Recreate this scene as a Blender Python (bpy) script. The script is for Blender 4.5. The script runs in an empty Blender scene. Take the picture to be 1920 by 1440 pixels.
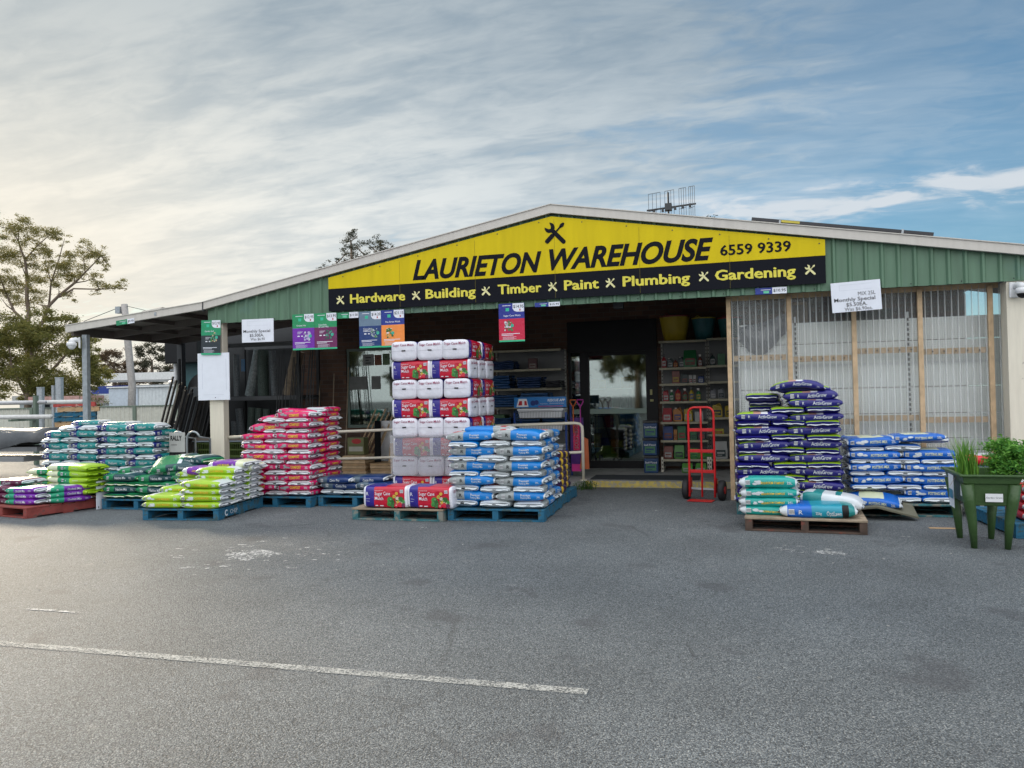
import bpy, math, random
from mathutils import Vector, Matrix, noise
R = math.radians
PI = math.pi
S = bpy.context.scene
COL = S.collection
rnd = random.Random(7)

# ------------------------------------------------------------------ camera, sky, sun
cam = bpy.data.objects.new('camera', bpy.data.cameras.new('camera')); COL.objects.link(cam)
cam.data.sensor_width = 36; cam.data.lens = 27.0
cam.data.clip_end = 1500; cam.data.clip_start = .05
cam.matrix_world = (Matrix.Translation((0, 0, 1.52)) @ Matrix.Rotation(R(15.5), 4, 'Z')
                    @ Matrix.Rotation(PI/2 + math.atan(19/1440), 4, 'X') @ Matrix.Rotation(-.022, 4, 'Z'))
S.camera = cam
S.view_settings.view_transform = 'Standard'; S.view_settings.look = 'None'
S.view_settings.gamma = 1; S.view_settings.exposure = 0.0
S.cycles.use_denoising = True
S.cycles.max_bounces = 7; S.cycles.transparent_max_bounces = 12
S.cycles.sample_clamp_indirect = 6

SUN_AZ, SUN_EL = -53.0, 17.0        # azimuth from +Y towards +X
sd = Vector((math.sin(R(SUN_AZ))*math.cos(R(SUN_EL)), math.cos(R(SUN_AZ))*math.cos(R(SUN_EL)), math.sin(R(SUN_EL))))
w = bpy.data.worlds.new('World'); S.world = w; w.use_nodes = True
nt = w.node_tree; nt.nodes.clear()
def N(t, tree=None, **k):
    n = (tree or nt).nodes.new(t)
    for a, b in k.items(): setattr(n, a, b)
    return n
def LK(a, b, tree=None): (tree or nt).links.new(a, b)
def MATH(op, a, b=None, c=None, tree=None, clamp=False):
    n = N('ShaderNodeMath', tree, operation=op); n.use_clamp = clamp
    for i, v in enumerate((a, b, c)):
        if v is None: continue
        if isinstance(v, (int, float)): n.inputs[i].default_value = v
        else: LK(v, n.inputs[i], tree)
    return n.outputs[0]
def RAMP(fac, stops, tree=None, interp='EASE'):
    n = N('ShaderNodeValToRGB', tree); n.color_ramp.interpolation = interp
    e = n.color_ramp.elements
    while len(e) < len(stops): e.new(.5)
    for el, (p, c) in zip(e, stops):
        el.position = p; el.color = c if len(c) == 4 else (*c, 1)
    LK(fac, n.inputs[0], tree); return n.outputs[0]
def MIXC(fac, a, b, tree=None, bt='MIX'):
    n = N('ShaderNodeMix', tree, data_type='RGBA', blend_type=bt)
    for i, v in ((0, fac), (6, a), (7, b)):
        if isinstance(v, (int, float)): n.inputs[i].default_value = v
        elif isinstance(v, tuple): n.inputs[i].default_value = (*v, 1) if len(v) == 3 else v
        else: LK(v, n.inputs[i], tree)
    return n.outputs[2]
tc = N('ShaderNodeTexCoord'); D = tc.outputs['Generated']
sep = N('ShaderNodeSeparateXYZ'); LK(D, sep.inputs[0])
zz = MATH('ADD', MATH('MAXIMUM', sep.outputs[2], 0.0), .16)
comb = N('ShaderNodeCombineXYZ')
LK(MATH('DIVIDE', sep.outputs[0], zz), comb.inputs[0]); LK(MATH('DIVIDE', sep.outputs[1], zz), comb.inputs[1])
def cloudnoise(rot, sx, sy, scale, det, dist, off=0):
    m = N('ShaderNodeMapping'); LK(comb.outputs[0], m.inputs[0])
    m.inputs['Rotation'].default_value = (0, 0, R(rot)); m.inputs['Scale'].default_value = (sx, sy, 1); m.inputs['Location'].default_value = (off, off*.7, 0)
    n = N('ShaderNodeTexNoise'); LK(m.outputs[0], n.inputs[0])
    n.inputs['Scale'].default_value = scale; n.inputs['Detail'].default_value = det
    n.inputs['Roughness'].default_value = .55; n.inputs['Distortion'].default_value = dist
    return n.outputs[0]
n1 = cloudnoise(38, .32, 1.0, .85, 6, .5, 3.1)
n2 = cloudnoise(28, .5, 1.5, 2.6, 7, .8, 9.4)
n3 = cloudnoise(-12, .8, 1.5, 5.0, 8, .45, 5.2)
dotv = N('ShaderNodeVectorMath', operation='DOT_PRODUCT'); LK(D, dotv.inputs[0]); dotv.inputs[1].default_value = sd
dd = MATH('MAXIMUM', dotv.outputs['Value'], 0.0)
leftv = N('ShaderNodeVectorMath', operation='DOT_PRODUCT'); LK(D, leftv.inputs[0]); leftv.inputs[1].default_value = (math.sin(R(-78)), math.cos(R(-78)), .15)
n4w = cloudnoise(48, 1.1, 2.6, 6.5, 9, .9, 1.7)
cover = MATH('ADD', MATH('ADD', MATH('MULTIPLY', n1, .8), MATH('MULTIPLY', n2, .30)), MATH('MULTIPLY', MATH('SUBTRACT', n4w, .5), .32))
cover = MATH('ADD', cover, .025)
cover = MATH('ADD', cover, MATH('MULTIPLY', leftv.outputs['Value'], .72))
cover = MATH('ADD', cover, MATH('MULTIPLY', MATH('SUBTRACT', sep.outputs[2], .32), .55))
cover = MATH('SUBTRACT', cover, .08)
cfac = RAMP(cover, [(.44, (0.30,)*3), (.66, (.55,)*3), (.90, (1,)*3)])
# low bright cumulus bank to the right
elev = sep.outputs[2]
bank = MATH('SUBTRACT', 1.0, MATH('MULTIPLY', MATH('ABSOLUTE', MATH('SUBTRACT', elev, .215)), 15.0))
bank = MATH('MULTIPLY', MATH('MAXIMUM', bank, 0.0), MATH('MULTIPLY', n3, 1.25))
rightv = N('ShaderNodeVectorMath', operation='DOT_PRODUCT'); LK(D, rightv.inputs[0]); rightv.inputs[1].default_value = (math.sin(R(14)), math.cos(R(14)), .15)
bank = MATH('MULTIPLY', bank, RAMP(rightv.outputs['Value'], [(.86, (0,)*3), (.99, (1,)*3)]))
bankf = RAMP(bank, [(.30, (0,)*3), (.62, (.85,)*3)])
# cloud brightness: glow towards the veiled sun, grey-blue undersides in the noise
gv = N('ShaderNodeVectorMath', operation='DOT_PRODUCT'); LK(D, gv.inputs[0]); gv.inputs[1].default_value = (math.sin(R(-38))*math.cos(R(14)), math.cos(R(-38))*math.cos(R(14)), math.sin(R(14)))
glow = MATH('POWER', MATH('MAXIMUM', gv.outputs['Value'], 0.0), 7.0)
lowv = N('ShaderNodeVectorMath', operation='DOT_PRODUCT'); LK(D, lowv.inputs[0]); lowv.inputs[1].default_value = (math.sin(R(-50)), math.cos(R(-50)), .07)
shade = MATH('ADD', MATH('MULTIPLY', n2, .50), MATH('ADD', MATH('MULTIPLY', n3, .28), MATH('MULTIPLY', n4w, .22)))
ccol = MIXC(RAMP(shade, [(.36, (0,)*3), (.66, (1,)*3)]), (.33, .44, .54), (.50, .60, .68))
ccol = MIXC(MATH('MULTIPLY', glow, .85, clamp=True), ccol, MIXC(RAMP(shade, [(.36, (0,)*3), (.62, (1,)*3)]), (.54, .62, .67), (.93, .94, .90)))
hot = MATH('POWER', MATH('MAXIMUM', lowv.outputs['Value'], 0.0), 22.0)
ccol = MIXC(MATH('MULTIPLY', hot, .72, clamp=True), ccol, (1.08, .97, .78))
cfac = MATH('MAXIMUM', cfac, MATH('MULTIPLY', hot, .9, clamp=True))
ccol = MIXC(1.0, ccol, RAMP(sep.outputs[2], [(.20, (1, 1, 1)), (.47, (.66, .70, .74))]), bt='MULTIPLY')      # thinner, bluer cloud higher up
# unseen sky overhead and behind the camera, brightness added to light the ground
back = N('ShaderNodeVectorMath', operation='DOT_PRODUCT'); LK(D, back.inputs[0]); back.inputs[1].default_value = (.08, -.30, .95)
backf = RAMP(back.outputs['Value'], [(.50, (0,)*3), (.85, (1,)*3)])
ccol = MIXC(backf, ccol, (2.15, 2.22, 2.34))
# brightness added low in the unseen sky behind the camera, lights the facade
rear = N('ShaderNodeVectorMath', operation='DOT_PRODUCT'); LK(D, rear.inputs[0]); rear.inputs[1].default_value = (.30, -.90, .30)
rearf = RAMP(rear.outputs['Value'], [(.25, (0,)*3), (.75, (1,)*3)])
ccol = MIXC(rearf, ccol, (1.85, 1.90, 1.98))
cfac2 = MATH('MAXIMUM', MATH('MAXIMUM', cfac, MATH('MAXIMUM', backf, rearf)), bankf)
ccol = MIXC(bankf, ccol, (.80, .82, .84))
sky = N('ShaderNodeTexSky', sky_type='NISHITA'); sky.sun_disc = False
sky.sun_elevation = R(SUN_EL); sky.sun_rotation = R(SUN_AZ)
sky.air_density = 1.0; sky.dust_density = .6; sky.ozone_density = 2.5
bg1 = N('ShaderNodeBackground'); bg1.inputs[1].default_value = .115; LK(MIXC(1.0, sky.outputs[0], (.66, 1.06, 1.16), bt='MULTIPLY'), bg1.inputs[0])
bg2 = N('ShaderNodeBackground'); bg2.inputs[1].default_value = 1.0; LK(ccol, bg2.inputs[0])
mx = N('ShaderNodeMixShader'); LK(cfac2, mx.inputs[0]); LK(bg1.outputs[0], mx.inputs[1]); LK(bg2.outputs[0], mx.inputs[2])
wo = N('ShaderNodeOutputWorld'); LK(mx.outputs[0], wo.inputs[0])

sl = bpy.data.lights.new('sun', 'SUN'); sl.energy = 4.2; sl.angle = R(10); sl.color = (1, .84, .62)
so = bpy.data.objects.new('sun', sl); COL.objects.link(so); so.rotation_euler = (-sd).to_track_quat('-Z', 'Y').to_euler()

# ------------------------------------------------------------------ materials
MC = {}
def mat(name, col, rough=.6, var=.12, vs=8.0, bump=0.0, bs=60.0, metal=0.0, spec=.5, col2=None, c2s=3.0, c2t=.55, coat=0, sub=None):
    if name in MC: return MC[name]
    m = bpy.data.materials.new(name); m.use_nodes = True; t = m.node_tree
    p = t.nodes['Principled BSDF']; p.inputs['Roughness'].default_value = rough
    p.inputs['Metallic'].default_value = metal; p.inputs['Specular IOR Level'].default_value = spec
    tcn = N('ShaderNodeTexCoord', t); o = tcn.outputs['Object']
    nz = N('ShaderNodeTexNoise', t); LK(o, nz.inputs[0], t); nz.inputs['Scale'].default_value = vs; nz.inputs['Detail'].default_value = 5
    if name in ('green_cladding', 'sign_yellow', 'barge_paint', 'cream_paint'):
        mpz = N('ShaderNodeMapping', t); LK(o, mpz.inputs[0], t); mpz.inputs['Scale'].default_value = (5, 5, .5); LK(mpz.outputs[0], nz.inputs[0], t)
    f = RAMP(nz.outputs[0], [(.3, (1-var,)*3), (.7, (1+var*.6,)*3)], t, 'LINEAR')
    c = MIXC(1.0, tuple(col), f, t, 'MULTIPLY')
    if col2:
        n2_ = N('ShaderNodeTexNoise', t); LK(o, n2_.inputs[0], t); n2_.inputs['Scale'].default_value = c2s; n2_.inputs['Detail'].default_value = 8; n2_.inputs['Roughness'].default_value = .7
        c = MIXC(RAMP(n2_.outputs[0], [(c2t-.03, (0,)*3), (c2t+.05, (1,)*3)], t), c, tuple(col2), t)
    LK(c, p.inputs['Base Color'], t)
    if bump:
        nb = N('ShaderNodeTexNoise', t); LK(o, nb.inputs[0], t); nb.inputs['Scale'].default_value = bs; nb.inputs['Detail'].default_value = 3; nb.inputs['Distortion'].default_value = .6
        b = N('ShaderNodeBump', t); b.inputs['Strength'].default_value = bump; b.inputs['Distance'].default_value = .01
        LK(nb.outputs[0], b.inputs['Height'], t); LK(b.outputs[0], p.inputs['Normal'], t)
    MC[name] = m; return m
def plastic(name, col, rough=.34): return mat('film_'+name, col, rough, .10, 6, .55, 22, spec=.5)

def asphalt():
    m = bpy.data.materials.new('asphalt'); m.use_nodes = True; t = m.node_tree; p = t.nodes['Principled BSDF']
    o = N('ShaderNodeTexCoord', t).outputs['Object']
    v = N('ShaderNodeTexVoronoi', t); LK(o, v.inputs[0], t); v.inputs['Scale'].default_value = 140; v.inputs['Randomness'].default_value = 1
    sepc = N('ShaderNodeSeparateColor', t); LK(v.outputs['Color'], sepc.inputs[0], t)
    stone = RAMP(sepc.outputs[0], [(0, (.095, .107, .115)), (.45, (.146, .164, .174)), (.8, (.205, .224, .230)), (1, (.34, .355, .35))], t, 'LINEAR')
    gap = RAMP(v.outputs['Distance'], [(.35, (1,)*3), (.75, (.32,)*3)], t, 'LINEAR')
    c = MIXC(1.0, stone, gap, t, 'MULTIPLY')
    n = N('ShaderNodeTexNoise', t); LK(o, n.inputs[0], t); n.inputs['Scale'].default_value = .55; n.inputs['Detail'].default_value = 7; n.inputs['Roughness'].default_value = .62
    c = MIXC(1.0, c, RAMP(n.outputs[0], [(.3, (.76,)*3), (.7, (1.22,)*3)], t, 'LINEAR'), t, 'MULTIPLY')
    n4 = N('ShaderNodeTexNoise', t); LK(o, n4.inputs[0], t); n4.inputs['Scale'].default_value = 2.3; n4.inputs['Detail'].default_value = 9; n4.inputs['Roughness'].default_value = .75
    c = MIXC(RAMP(n4.outputs[0], [(.58, (0,)*3), (.76, (.5,)*3)], t), c, (.30, .30, .28), t)
    mp = N('ShaderNodeMapping', t); LK(o, mp.inputs[0], t); mp.inputs['Location'].default_value = (11, 4, 0)
    n5 = N('ShaderNodeTexNoise', t); LK(mp.outputs[0], n5.inputs[0], t); n5.inputs['Scale'].default_value = 1.7; n5.inputs['Detail'].default_value = 8
    c = MIXC(RAMP(n5.outputs[0], [(.60, (0,)*3), (.69, (.5,)*3)], t), c, (.06, .06, .065), t)
    wv = N('ShaderNodeTexNoise', t); LK(o, wv.inputs[0], t); wv.inputs['Scale'].default_value = 1.4; wv.inputs['Detail'].default_value = 6
    wp_ = MIXC(.22, o, wv.outputs['Color'], t)
    ck = N('ShaderNodeTexVoronoi', t, feature='DISTANCE_TO_EDGE'); LK(wp_, ck.inputs[0], t); ck.inputs['Scale'].default_value = .55
    n6 = N('ShaderNodeTexNoise', t); LK(o, n6.inputs[0], t); n6.inputs['Scale'].default_value = .8
    crack = MATH('MULTIPLY', RAMP(ck.outputs['Distance'], [(.0, (1,)*3), (.006, (0,)*3)], t, 'LINEAR'), RAMP(n6.outputs[0], [(.52, (0,)*3), (.60, (.55,)*3)], t), tree=t)
    c = MIXC(crack, c, (.045, .048, .05), t)
    LK(c, p.inputs['Base Color'], t); p.inputs['Roughness'].default_value = .72; p.inputs['Specular IOR Level'].default_value = .4
    b = N('ShaderNodeBump', t); b.inputs['Strength'].default_value = .9; b.inputs['Distance'].default_value = .006; b.invert = True
    LK(v.outputs['Distance'], b.inputs['Height'], t); LK(b.outputs[0], p.inputs['Normal'], t)
    return m
def wornpaint(name, col, thr, scale=28, bright=1):
    m = bpy.data.materials.new(name); m.use_nodes = True; t = m.node_tree; p = t.nodes['Principled BSDF']
    p.inputs['Base Color'].default_value = (*col, 1); p.inputs['Roughness'].default_value = .8
    o = N('ShaderNodeTexCoord', t).outputs['Object']
    n = N('ShaderNodeTexNoise', t); LK(o, n.inputs[0], t); n.inputs['Scale'].default_value = scale; n.inputs['Detail'].default_value = 9; n.inputs['Roughness'].default_value = .8
    n2_ = N('ShaderNodeTexNoise', t); LK(o, n2_.inputs[0], t); n2_.inputs['Scale'].default_value = scale*.09; n2_.inputs['Detail'].default_value = 4
    f = MATH('ADD', MATH('MULTIPLY', n.outputs[0], .86, tree=t), MATH('MULTIPLY', n2_.outputs[0], .14, tree=t), tree=t)
    LK(RAMP(f, [(thr-.03, (0,)*3), (thr+.05, (1,)*3)], t), p.inputs['Alpha'], t)
    return m
def brick():
    m = bpy.data.materials.new('brown_brick'); m.use_nodes = True; t = m.node_tree; p = t.nodes['Principled BSDF']
    o = N('ShaderNodeTexCoord', t).outputs['Object']
    mp = N('ShaderNodeMapping', t); LK(o, mp.inputs[0], t); mp.inputs['Rotation'].default_value = (R(90), 0, 0)
    b = N('ShaderNodeTexBrick', t); LK(mp.outputs[0], b.inputs[0], t)
    b.inputs['Color1'].default_value = (.13, .068, .042, 1); b.inputs['Color2'].default_value = (.075, .042, .03, 1); b.inputs['Mortar'].default_value = (.10, .085, .07, 1)
    b.inputs['Scale'].default_value = 1; b.inputs['Brick Width'].default_value = .24; b.inputs['Row Height'].default_value = .086; b.inputs['Mortar Size'].default_value = .006
    LK(b.outputs[0], p.inputs['Base Color'], t); p.inputs['Roughness'].default_value = .85
    return m
def clearmat(name, col, glossfac, rough=.03, haze=0.0, hazecol=(.8, .85, .85)):
    m = bpy.data.materials.new(name); m.use_nodes = True; t = m.node_tree; t.nodes.clear()
    tr = N('ShaderNodeBsdfTransparent', t); tr.inputs[0].default_value = (*col, 1)
    gl = N('ShaderNodeBsdfGlossy', t); gl.inputs['Roughness'].default_value = rough; gl.inputs[0].default_value = (.95, 1, .97, 1)
    lw = N('ShaderNodeLayerWeight', t); lw.inputs[0].default_value = .35
    f = MATH('ADD', MATH('MULTIPLY', lw.outputs['Fresnel'], .9, tree=t), glossfac, tree=t, clamp=True)
    mx_ = N('ShaderNodeMixShader', t); LK(f, mx_.inputs[0], t); LK(tr.outputs[0], mx_.inputs[1], t); LK(gl.outputs[0], mx_.inputs[2], t)
    out = N('ShaderNodeOutputMaterial', t); last = mx_.outputs[0]
    if haze:
        df = N('ShaderNodeBsdfDiffuse', t); df.inputs[0].default_value = (*hazecol, 1)
        m2 = N('ShaderNodeMixShader', t); m2.inputs[0].default_value = haze; LK(last, m2.inputs[1], t); LK(df.outputs[0], m2.inputs[2], t); last = m2.outputs[0]
    LK(last, out.inputs[0], t); return m
def leafmat(name, c1, c2, trans=.35):
    m = bpy.data.materials.new(name); m.use_nodes = True; t = m.node_tree; t.nodes.clear()
    g = N('ShaderNodeNewGeometry', t)
    c = MIXC(g.outputs['Random Per Island'], c1, c2, t)
    d = N('ShaderNodeBsdfPrincipled', t); LK(c, d.inputs['Base Color'], t); d.inputs['Roughness'].default_value = .5; d.inputs['Specular IOR Level'].default_value = .3
    tr = N('ShaderNodeBsdfTranslucent', t); LK(c, tr.inputs[0], t)
    mx_ = N('ShaderNodeMixShader', t); mx_.inputs[0].default_value = trans; LK(d.outputs[0], mx_.inputs[1], t); LK(tr.outputs[0], mx_.inputs[2], t)
    out = N('ShaderNodeOutputMaterial', t); LK(mx_.outputs[0], out.inputs[0], t); return m
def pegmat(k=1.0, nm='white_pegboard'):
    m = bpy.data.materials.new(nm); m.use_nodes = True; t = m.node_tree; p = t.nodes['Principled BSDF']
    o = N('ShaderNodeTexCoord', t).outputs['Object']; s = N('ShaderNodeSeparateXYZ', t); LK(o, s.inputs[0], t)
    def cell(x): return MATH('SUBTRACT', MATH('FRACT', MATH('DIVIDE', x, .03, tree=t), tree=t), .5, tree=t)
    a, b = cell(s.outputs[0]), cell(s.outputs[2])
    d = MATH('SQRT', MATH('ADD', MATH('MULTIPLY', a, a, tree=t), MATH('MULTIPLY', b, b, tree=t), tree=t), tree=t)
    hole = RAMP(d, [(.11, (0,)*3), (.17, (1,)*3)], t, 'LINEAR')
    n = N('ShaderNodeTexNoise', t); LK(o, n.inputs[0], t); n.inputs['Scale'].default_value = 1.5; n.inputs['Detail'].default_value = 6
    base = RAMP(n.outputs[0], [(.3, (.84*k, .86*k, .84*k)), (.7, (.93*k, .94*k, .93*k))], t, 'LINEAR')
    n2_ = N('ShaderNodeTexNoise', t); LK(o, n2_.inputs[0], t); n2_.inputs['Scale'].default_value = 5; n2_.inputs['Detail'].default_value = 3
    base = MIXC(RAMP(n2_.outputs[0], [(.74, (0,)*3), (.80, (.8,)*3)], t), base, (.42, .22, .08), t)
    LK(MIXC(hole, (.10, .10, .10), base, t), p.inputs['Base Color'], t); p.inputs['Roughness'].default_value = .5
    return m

M_asphalt = asphalt(); M_brick = brick(); M_peg = pegmat(); M_peg2 = pegmat(.17, 'shaded_pegboard')  # second pegboard is a darker copy, porch shade put into its colour
M_green = mat('green_cladding', (.105, .195, .125), .55, .16, 2.5, col2=(.10, .19, .14), c2s=1.2, c2t=.6)
M_cream = mat('cream_paint', (.72, .67, .55), .5, .08, 5, .1, 80, col2=(.42, .38, .31), c2s=9, c2t=.66)
M_barge = mat('barge_paint', (.56, .53, .48), .5, .07, 3, col2=(.28, .25, .21), c2s=14, c2t=.70)
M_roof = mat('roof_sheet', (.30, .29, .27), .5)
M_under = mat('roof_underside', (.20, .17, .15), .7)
M_dark = mat('dark_steel', (.03, .032, .034), .5)
M_black = mat('black_paint', (.010, .010, .011), .5, spec=.25)
M_conc = mat('concrete', (.30, .295, .28), .85, .2, 4, .3, 40, col2=(.20, .195, .18), c2s=2.2)
M_yedge = mat('yellow_edge_paint', (.50, .39, .10), .8, .2, 12, col2=(.30, .28, .22), c2s=16, c2t=.52)
M_galv = mat('galvanised_steel', (.34, .37, .39), .42, .22, 14, metal=.35)
M_wood = mat('raw_timber', (.46, .30, .16), .7, .25, 9, .15, 60)
M_wood2 = mat('weathered_timber', (.30, .235, .165), .8, .3, 10, .3, 50)
M_pine = mat('pine_stud', (.56, .40, .24), .65, .22, 14)
M_white = mat('white_plastic', (.72, .73, .74), .4, .05)
M_paper = mat('paper', (.74, .77, .84), .55, .04)
M_grayp = mat('grey_tarp', (.075, .08, .085), .45, .2, 5, .6, 12)
M_red = mat('red_trolley_paint', (.55, .012, .015), .3, .1)
M_rubber = mat('black_rubber', (.018, .018, .02), .7)
M_tile = mat('shop_floor', (.28, .30, .26), .25, .1)
M_yellow = mat('sign_yellow', (.63, .485, .003), .55, .09, 1.4, spec=.2)
M_signblk = mat('sign_black', (.006, .007, .012), .6, .1, spec=.12)
M_bluepal = mat('blue_pallet_paint', (.010, .13, .235), .75, .35, 9, .4, 40, col2=(.035, .075, .085), c2s=9, c2t=.52)
M_bluepal2 = mat('worn_blue_pallet_paint', (.03, .15, .17), .8, .3, 9, .3, 40, col2=(.20, .20, .17), c2s=7, c2t=.50)
M_redpal = mat('red_pallet_paint', (.28, .055, .045), .8, .3, 9, .3, 40, col2=(.16, .06, .05), c2s=9, c2t=.55)
M_glass = clearmat('glass', (.72, .82, .78), .10)
M_clear = clearmat('clear_corrugated_plastic', (.99, 1, .99), .0, .12, .08, (.95, .97, .97))
M_clear2 = clearmat('clear_corrugated_rib', (.94, .96, .95), .12, .2, .40, (.97, .98, .97))  # whiter haze on the rib faces, painted in for their highlights
M_film = clearmat('stretch_film', (.95, .95, .97), .06, .2, .17, (.85, .85, .92))
M_poly = clearmat('clear_bag_film', (.9, .9, .95), .1, .15, .15)

# ------------------------------------------------------------------ helpers
def tag(o, label=None, cat=None, group=None, kind=None):
    if label: o['label'] = label
    if cat: o['category'] = cat
    if group: o['group'] = group
    if kind: o['kind'] = kind
    return o
def empty(name, loc=(0, 0, 0), rz=0, label=None, cat=None, group=None):
    o = bpy.data.objects.new(name, None); COL.objects.link(o); o.location = loc; o.rotation_euler = (0, 0, rz); o.empty_display_size = .1
    return tag(o, label, cat, group)
class MB:
    def __init__(s): s.v = []; s.f = []; s.m = []
    def add(s, vs, fs, mi=0):
        b = len(s.v); s.v += [tuple(v) for v in vs]
        for f in fs: s.f.append(tuple(b+i for i in f)); s.m.append(mi)
        return s
    def box(s, x0, x1, y0, y1, z0, z1, mi=0, M=None):
        vs = [Vector((x, y, z)) for z in (z0, z1) for y in (y0, y1) for x in (x0, x1)]
        if M is not None: vs = [M @ v for v in vs]
        return s.add(vs, [(0, 2, 3, 1), (4, 5, 7, 6), (0, 1, 5, 4), (2, 6, 7, 3), (0, 4, 6, 2), (1, 3, 7, 5)], mi)
    def tube(s, pts, rs, n=8, mi=0, cap=True):
        if not hasattr(rs, '__len__'): rs = [rs]*len(pts)
        pts = [Vector(p) for p in pts]; b = len(s.v); up = None
        for i, p in enumerate(pts):
            d = (pts[min(i+1, len(pts)-1)]-pts[max(i-1, 0)]).normalized()
            if up is None: up = d.orthogonal().normalized()
            up = (up-d*up.dot(d)); up = up.normalized() if up.length > 1e-5 else d.orthogonal().normalized()
            q = d.cross(up)
            for k in range(n):
                a = 2*PI*k/n; s.v.append(tuple(p+(up*math.cos(a)+q*math.sin(a))*rs[i]))
        for i in range(len(pts)-1):
            for k in range(n):
                k2 = (k+1) % n; s.f.append((b+i*n+k, b+i*n+k2, b+(i+1)*n+k2, b+(i+1)*n+k)); s.m.append(mi)
        if cap:
            s.f.append(tuple(b+k for k in reversed(range(n)))); s.m.append(mi)
            e = b+(len(pts)-1)*n; s.f.append(tuple(e+k for k in range(n))); s.m.append(mi)
        return s
    def lathe(s, prof, c=(0, 0, 0), n=16, mi=0, sx=1, sy=1):
        b = len(s.v)
        for r, z in prof:
            for k in range(n):
                a = 2*PI*k/n; s.v.append((c[0]+r*math.cos(a)*sx, c[1]+r*math.sin(a)*sy, c[2]+z))
        for i in range(len(prof)-1):
            for k in range(n):
                k2 = (k+1) % n; s.f.append((b+i*n+k, b+i*n+k2, b+(i+1)*n+k2, b+(i+1)*n+k)); s.m.append(mi)
        s.f.append(tuple(b+k for k in reversed(range(n)))); s.m.append(mi)
        e = b+(len(prof)-1)*n; s.f.append(tuple(e+k for k in range(n))); s.m.append(mi)
        return s
    def prism(s, poly, y0, y1, mi=0):          # polygon in x,z (ccw seen from -y), from y0 (front) to y1
        n = len(poly); vs = [(x, y0, z) for x, z in poly]+[(x, y1, z) for x, z in poly]
        fs = [tuple(range(n)), tuple(reversed(range(n, 2*n)))]+[(i, i+n, (i+1) % n+n, (i+1) % n) for i in range(n)]
        return s.add(vs, fs, mi)
    def disc(s, cx, cz, r, y0, y1, mi=0, n=12, sx=1): return s.prism([(cx+r*sx*math.cos(2*PI*k/n), cz+r*math.sin(2*PI*k/n)) for k in range(n)], y0, y1, mi)
    def text(s, st, x0, x1, z0, cap, y, mi=0, bold=0, shear=0, align='fit', thick=0):
        vs, fs, wd, ch = txt(st, bold, shear); k = cap/ch
        if align == 'fit': kx = (x1-x0)/wd; ox = x0
        else:
            kx = k; wt = wd*kx
            if x1 is not None and wt > (x1-x0): kx = (x1-x0)/wd; wt = x1-x0
            ox = x0 if align == 'l' or x1 is None else (x0+x1-wt)/2
        q = len(vs)//3 if .012 < bold <= .04 else len(vs)
        return s.add([(ox+vx*kx, y-.0003*(i//q), z0+vz*k) for i, (vx, vz) in enumerate(vs)], fs, mi)
    def build(s, name, mats, parent=None, smooth=False, bevel=0, label=None, cat=None, group=None, kind=None, loc=None, rz=0):
        me = bpy.data.meshes.new(name); me.from_pydata(s.v, [], s.f)
        if not isinstance(mats, (list, tuple)): mats = [mats]
        for m in mats: me.materials.append(m)
        me.polygons.foreach_set('material_index', s.m)
        if smooth: me.polygons.foreach_set('use_smooth', [True]*len(s.f))
        me.update()
        return link(name, me, parent, bevel, label, cat, group, kind, loc, rz)
def link(name, me, parent=None, bevel=0, label=None, cat=None, group=None, kind=None, loc=None, rz=0):
    o = bpy.data.objects.new(name, me); COL.objects.link(o)
    if parent: o.parent = parent
    if loc is not None: o.location = loc
    if rz: o.rotation_euler = (0, 0, rz)
    if bevel:
        b = o.modifiers.new('bevel', 'BEVEL'); b.width = bevel; b.segments = 2; b.limit_method = 'ANGLE'
    return tag(o, label, cat, group, kind)
def copy_tree(o, parent=None):
    c = o.copy(); COL.objects.link(c)
    if parent: c.parent = parent
    for ch in list(o.children): copy_tree(ch, c)
    return c
TX = {}
def txt(st, bold=0, shear=0):
    k = (st, bold, shear)
    if k in TX: return TX[k]
    def one(t):
        cu = bpy.data.curves.new('t', 'FONT'); cu.body = t; cu.offset = bold; cu.shear = shear; cu.resolution_u = 5 if bold >= .035 or shear else 2; cu.fill_mode = 'FRONT'
        ob = bpy.data.objects.new('t', cu); me = ob.to_mesh()
        vs = [(v.co.x, v.co.y) for v in me.vertices]; fs = [tuple(p.vertices) for p in me.polygons]
        ob.to_mesh_clear(); bpy.data.objects.remove(ob); bpy.data.curves.remove(cu); return vs, fs
    bo = bold; bold = min(bold, .012) if bold <= .04 else bold-.012
    vs, fs = one(st); hv, _ = one('H')
    if .012 < bo <= .04:
        n0 = len(vs); e = (bo-.012)*.75; v0, f0 = list(vs), list(fs)
        for dx, dy in ((-e, e*.5), (e, -e*.5)): vs = vs+[(a+dx, b+dy) for a, b in v0]; fs = fs+[tuple(i+len(vs)-n0 for i in f) for f in f0]
    mn = min(v[0] for v in vs); mxx = max(v[0] for v in vs); ch = max(v[1] for v in hv)
    vs = [(a-mn, b) for a, b in vs]; TX[k] = (vs, fs, mxx-mn, ch); return TX[k]
def ordn(i): return ['bottom', 'second', 'third', 'fourth', 'fifth', 'sixth', 'seventh', 'eighth', 'ninth', 'tenth', 'eleventh', 'twelfth', 'thirteenth', 'fourteenth', 'fifteenth', 'sixteenth', 'seventeenth'][i]

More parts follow.
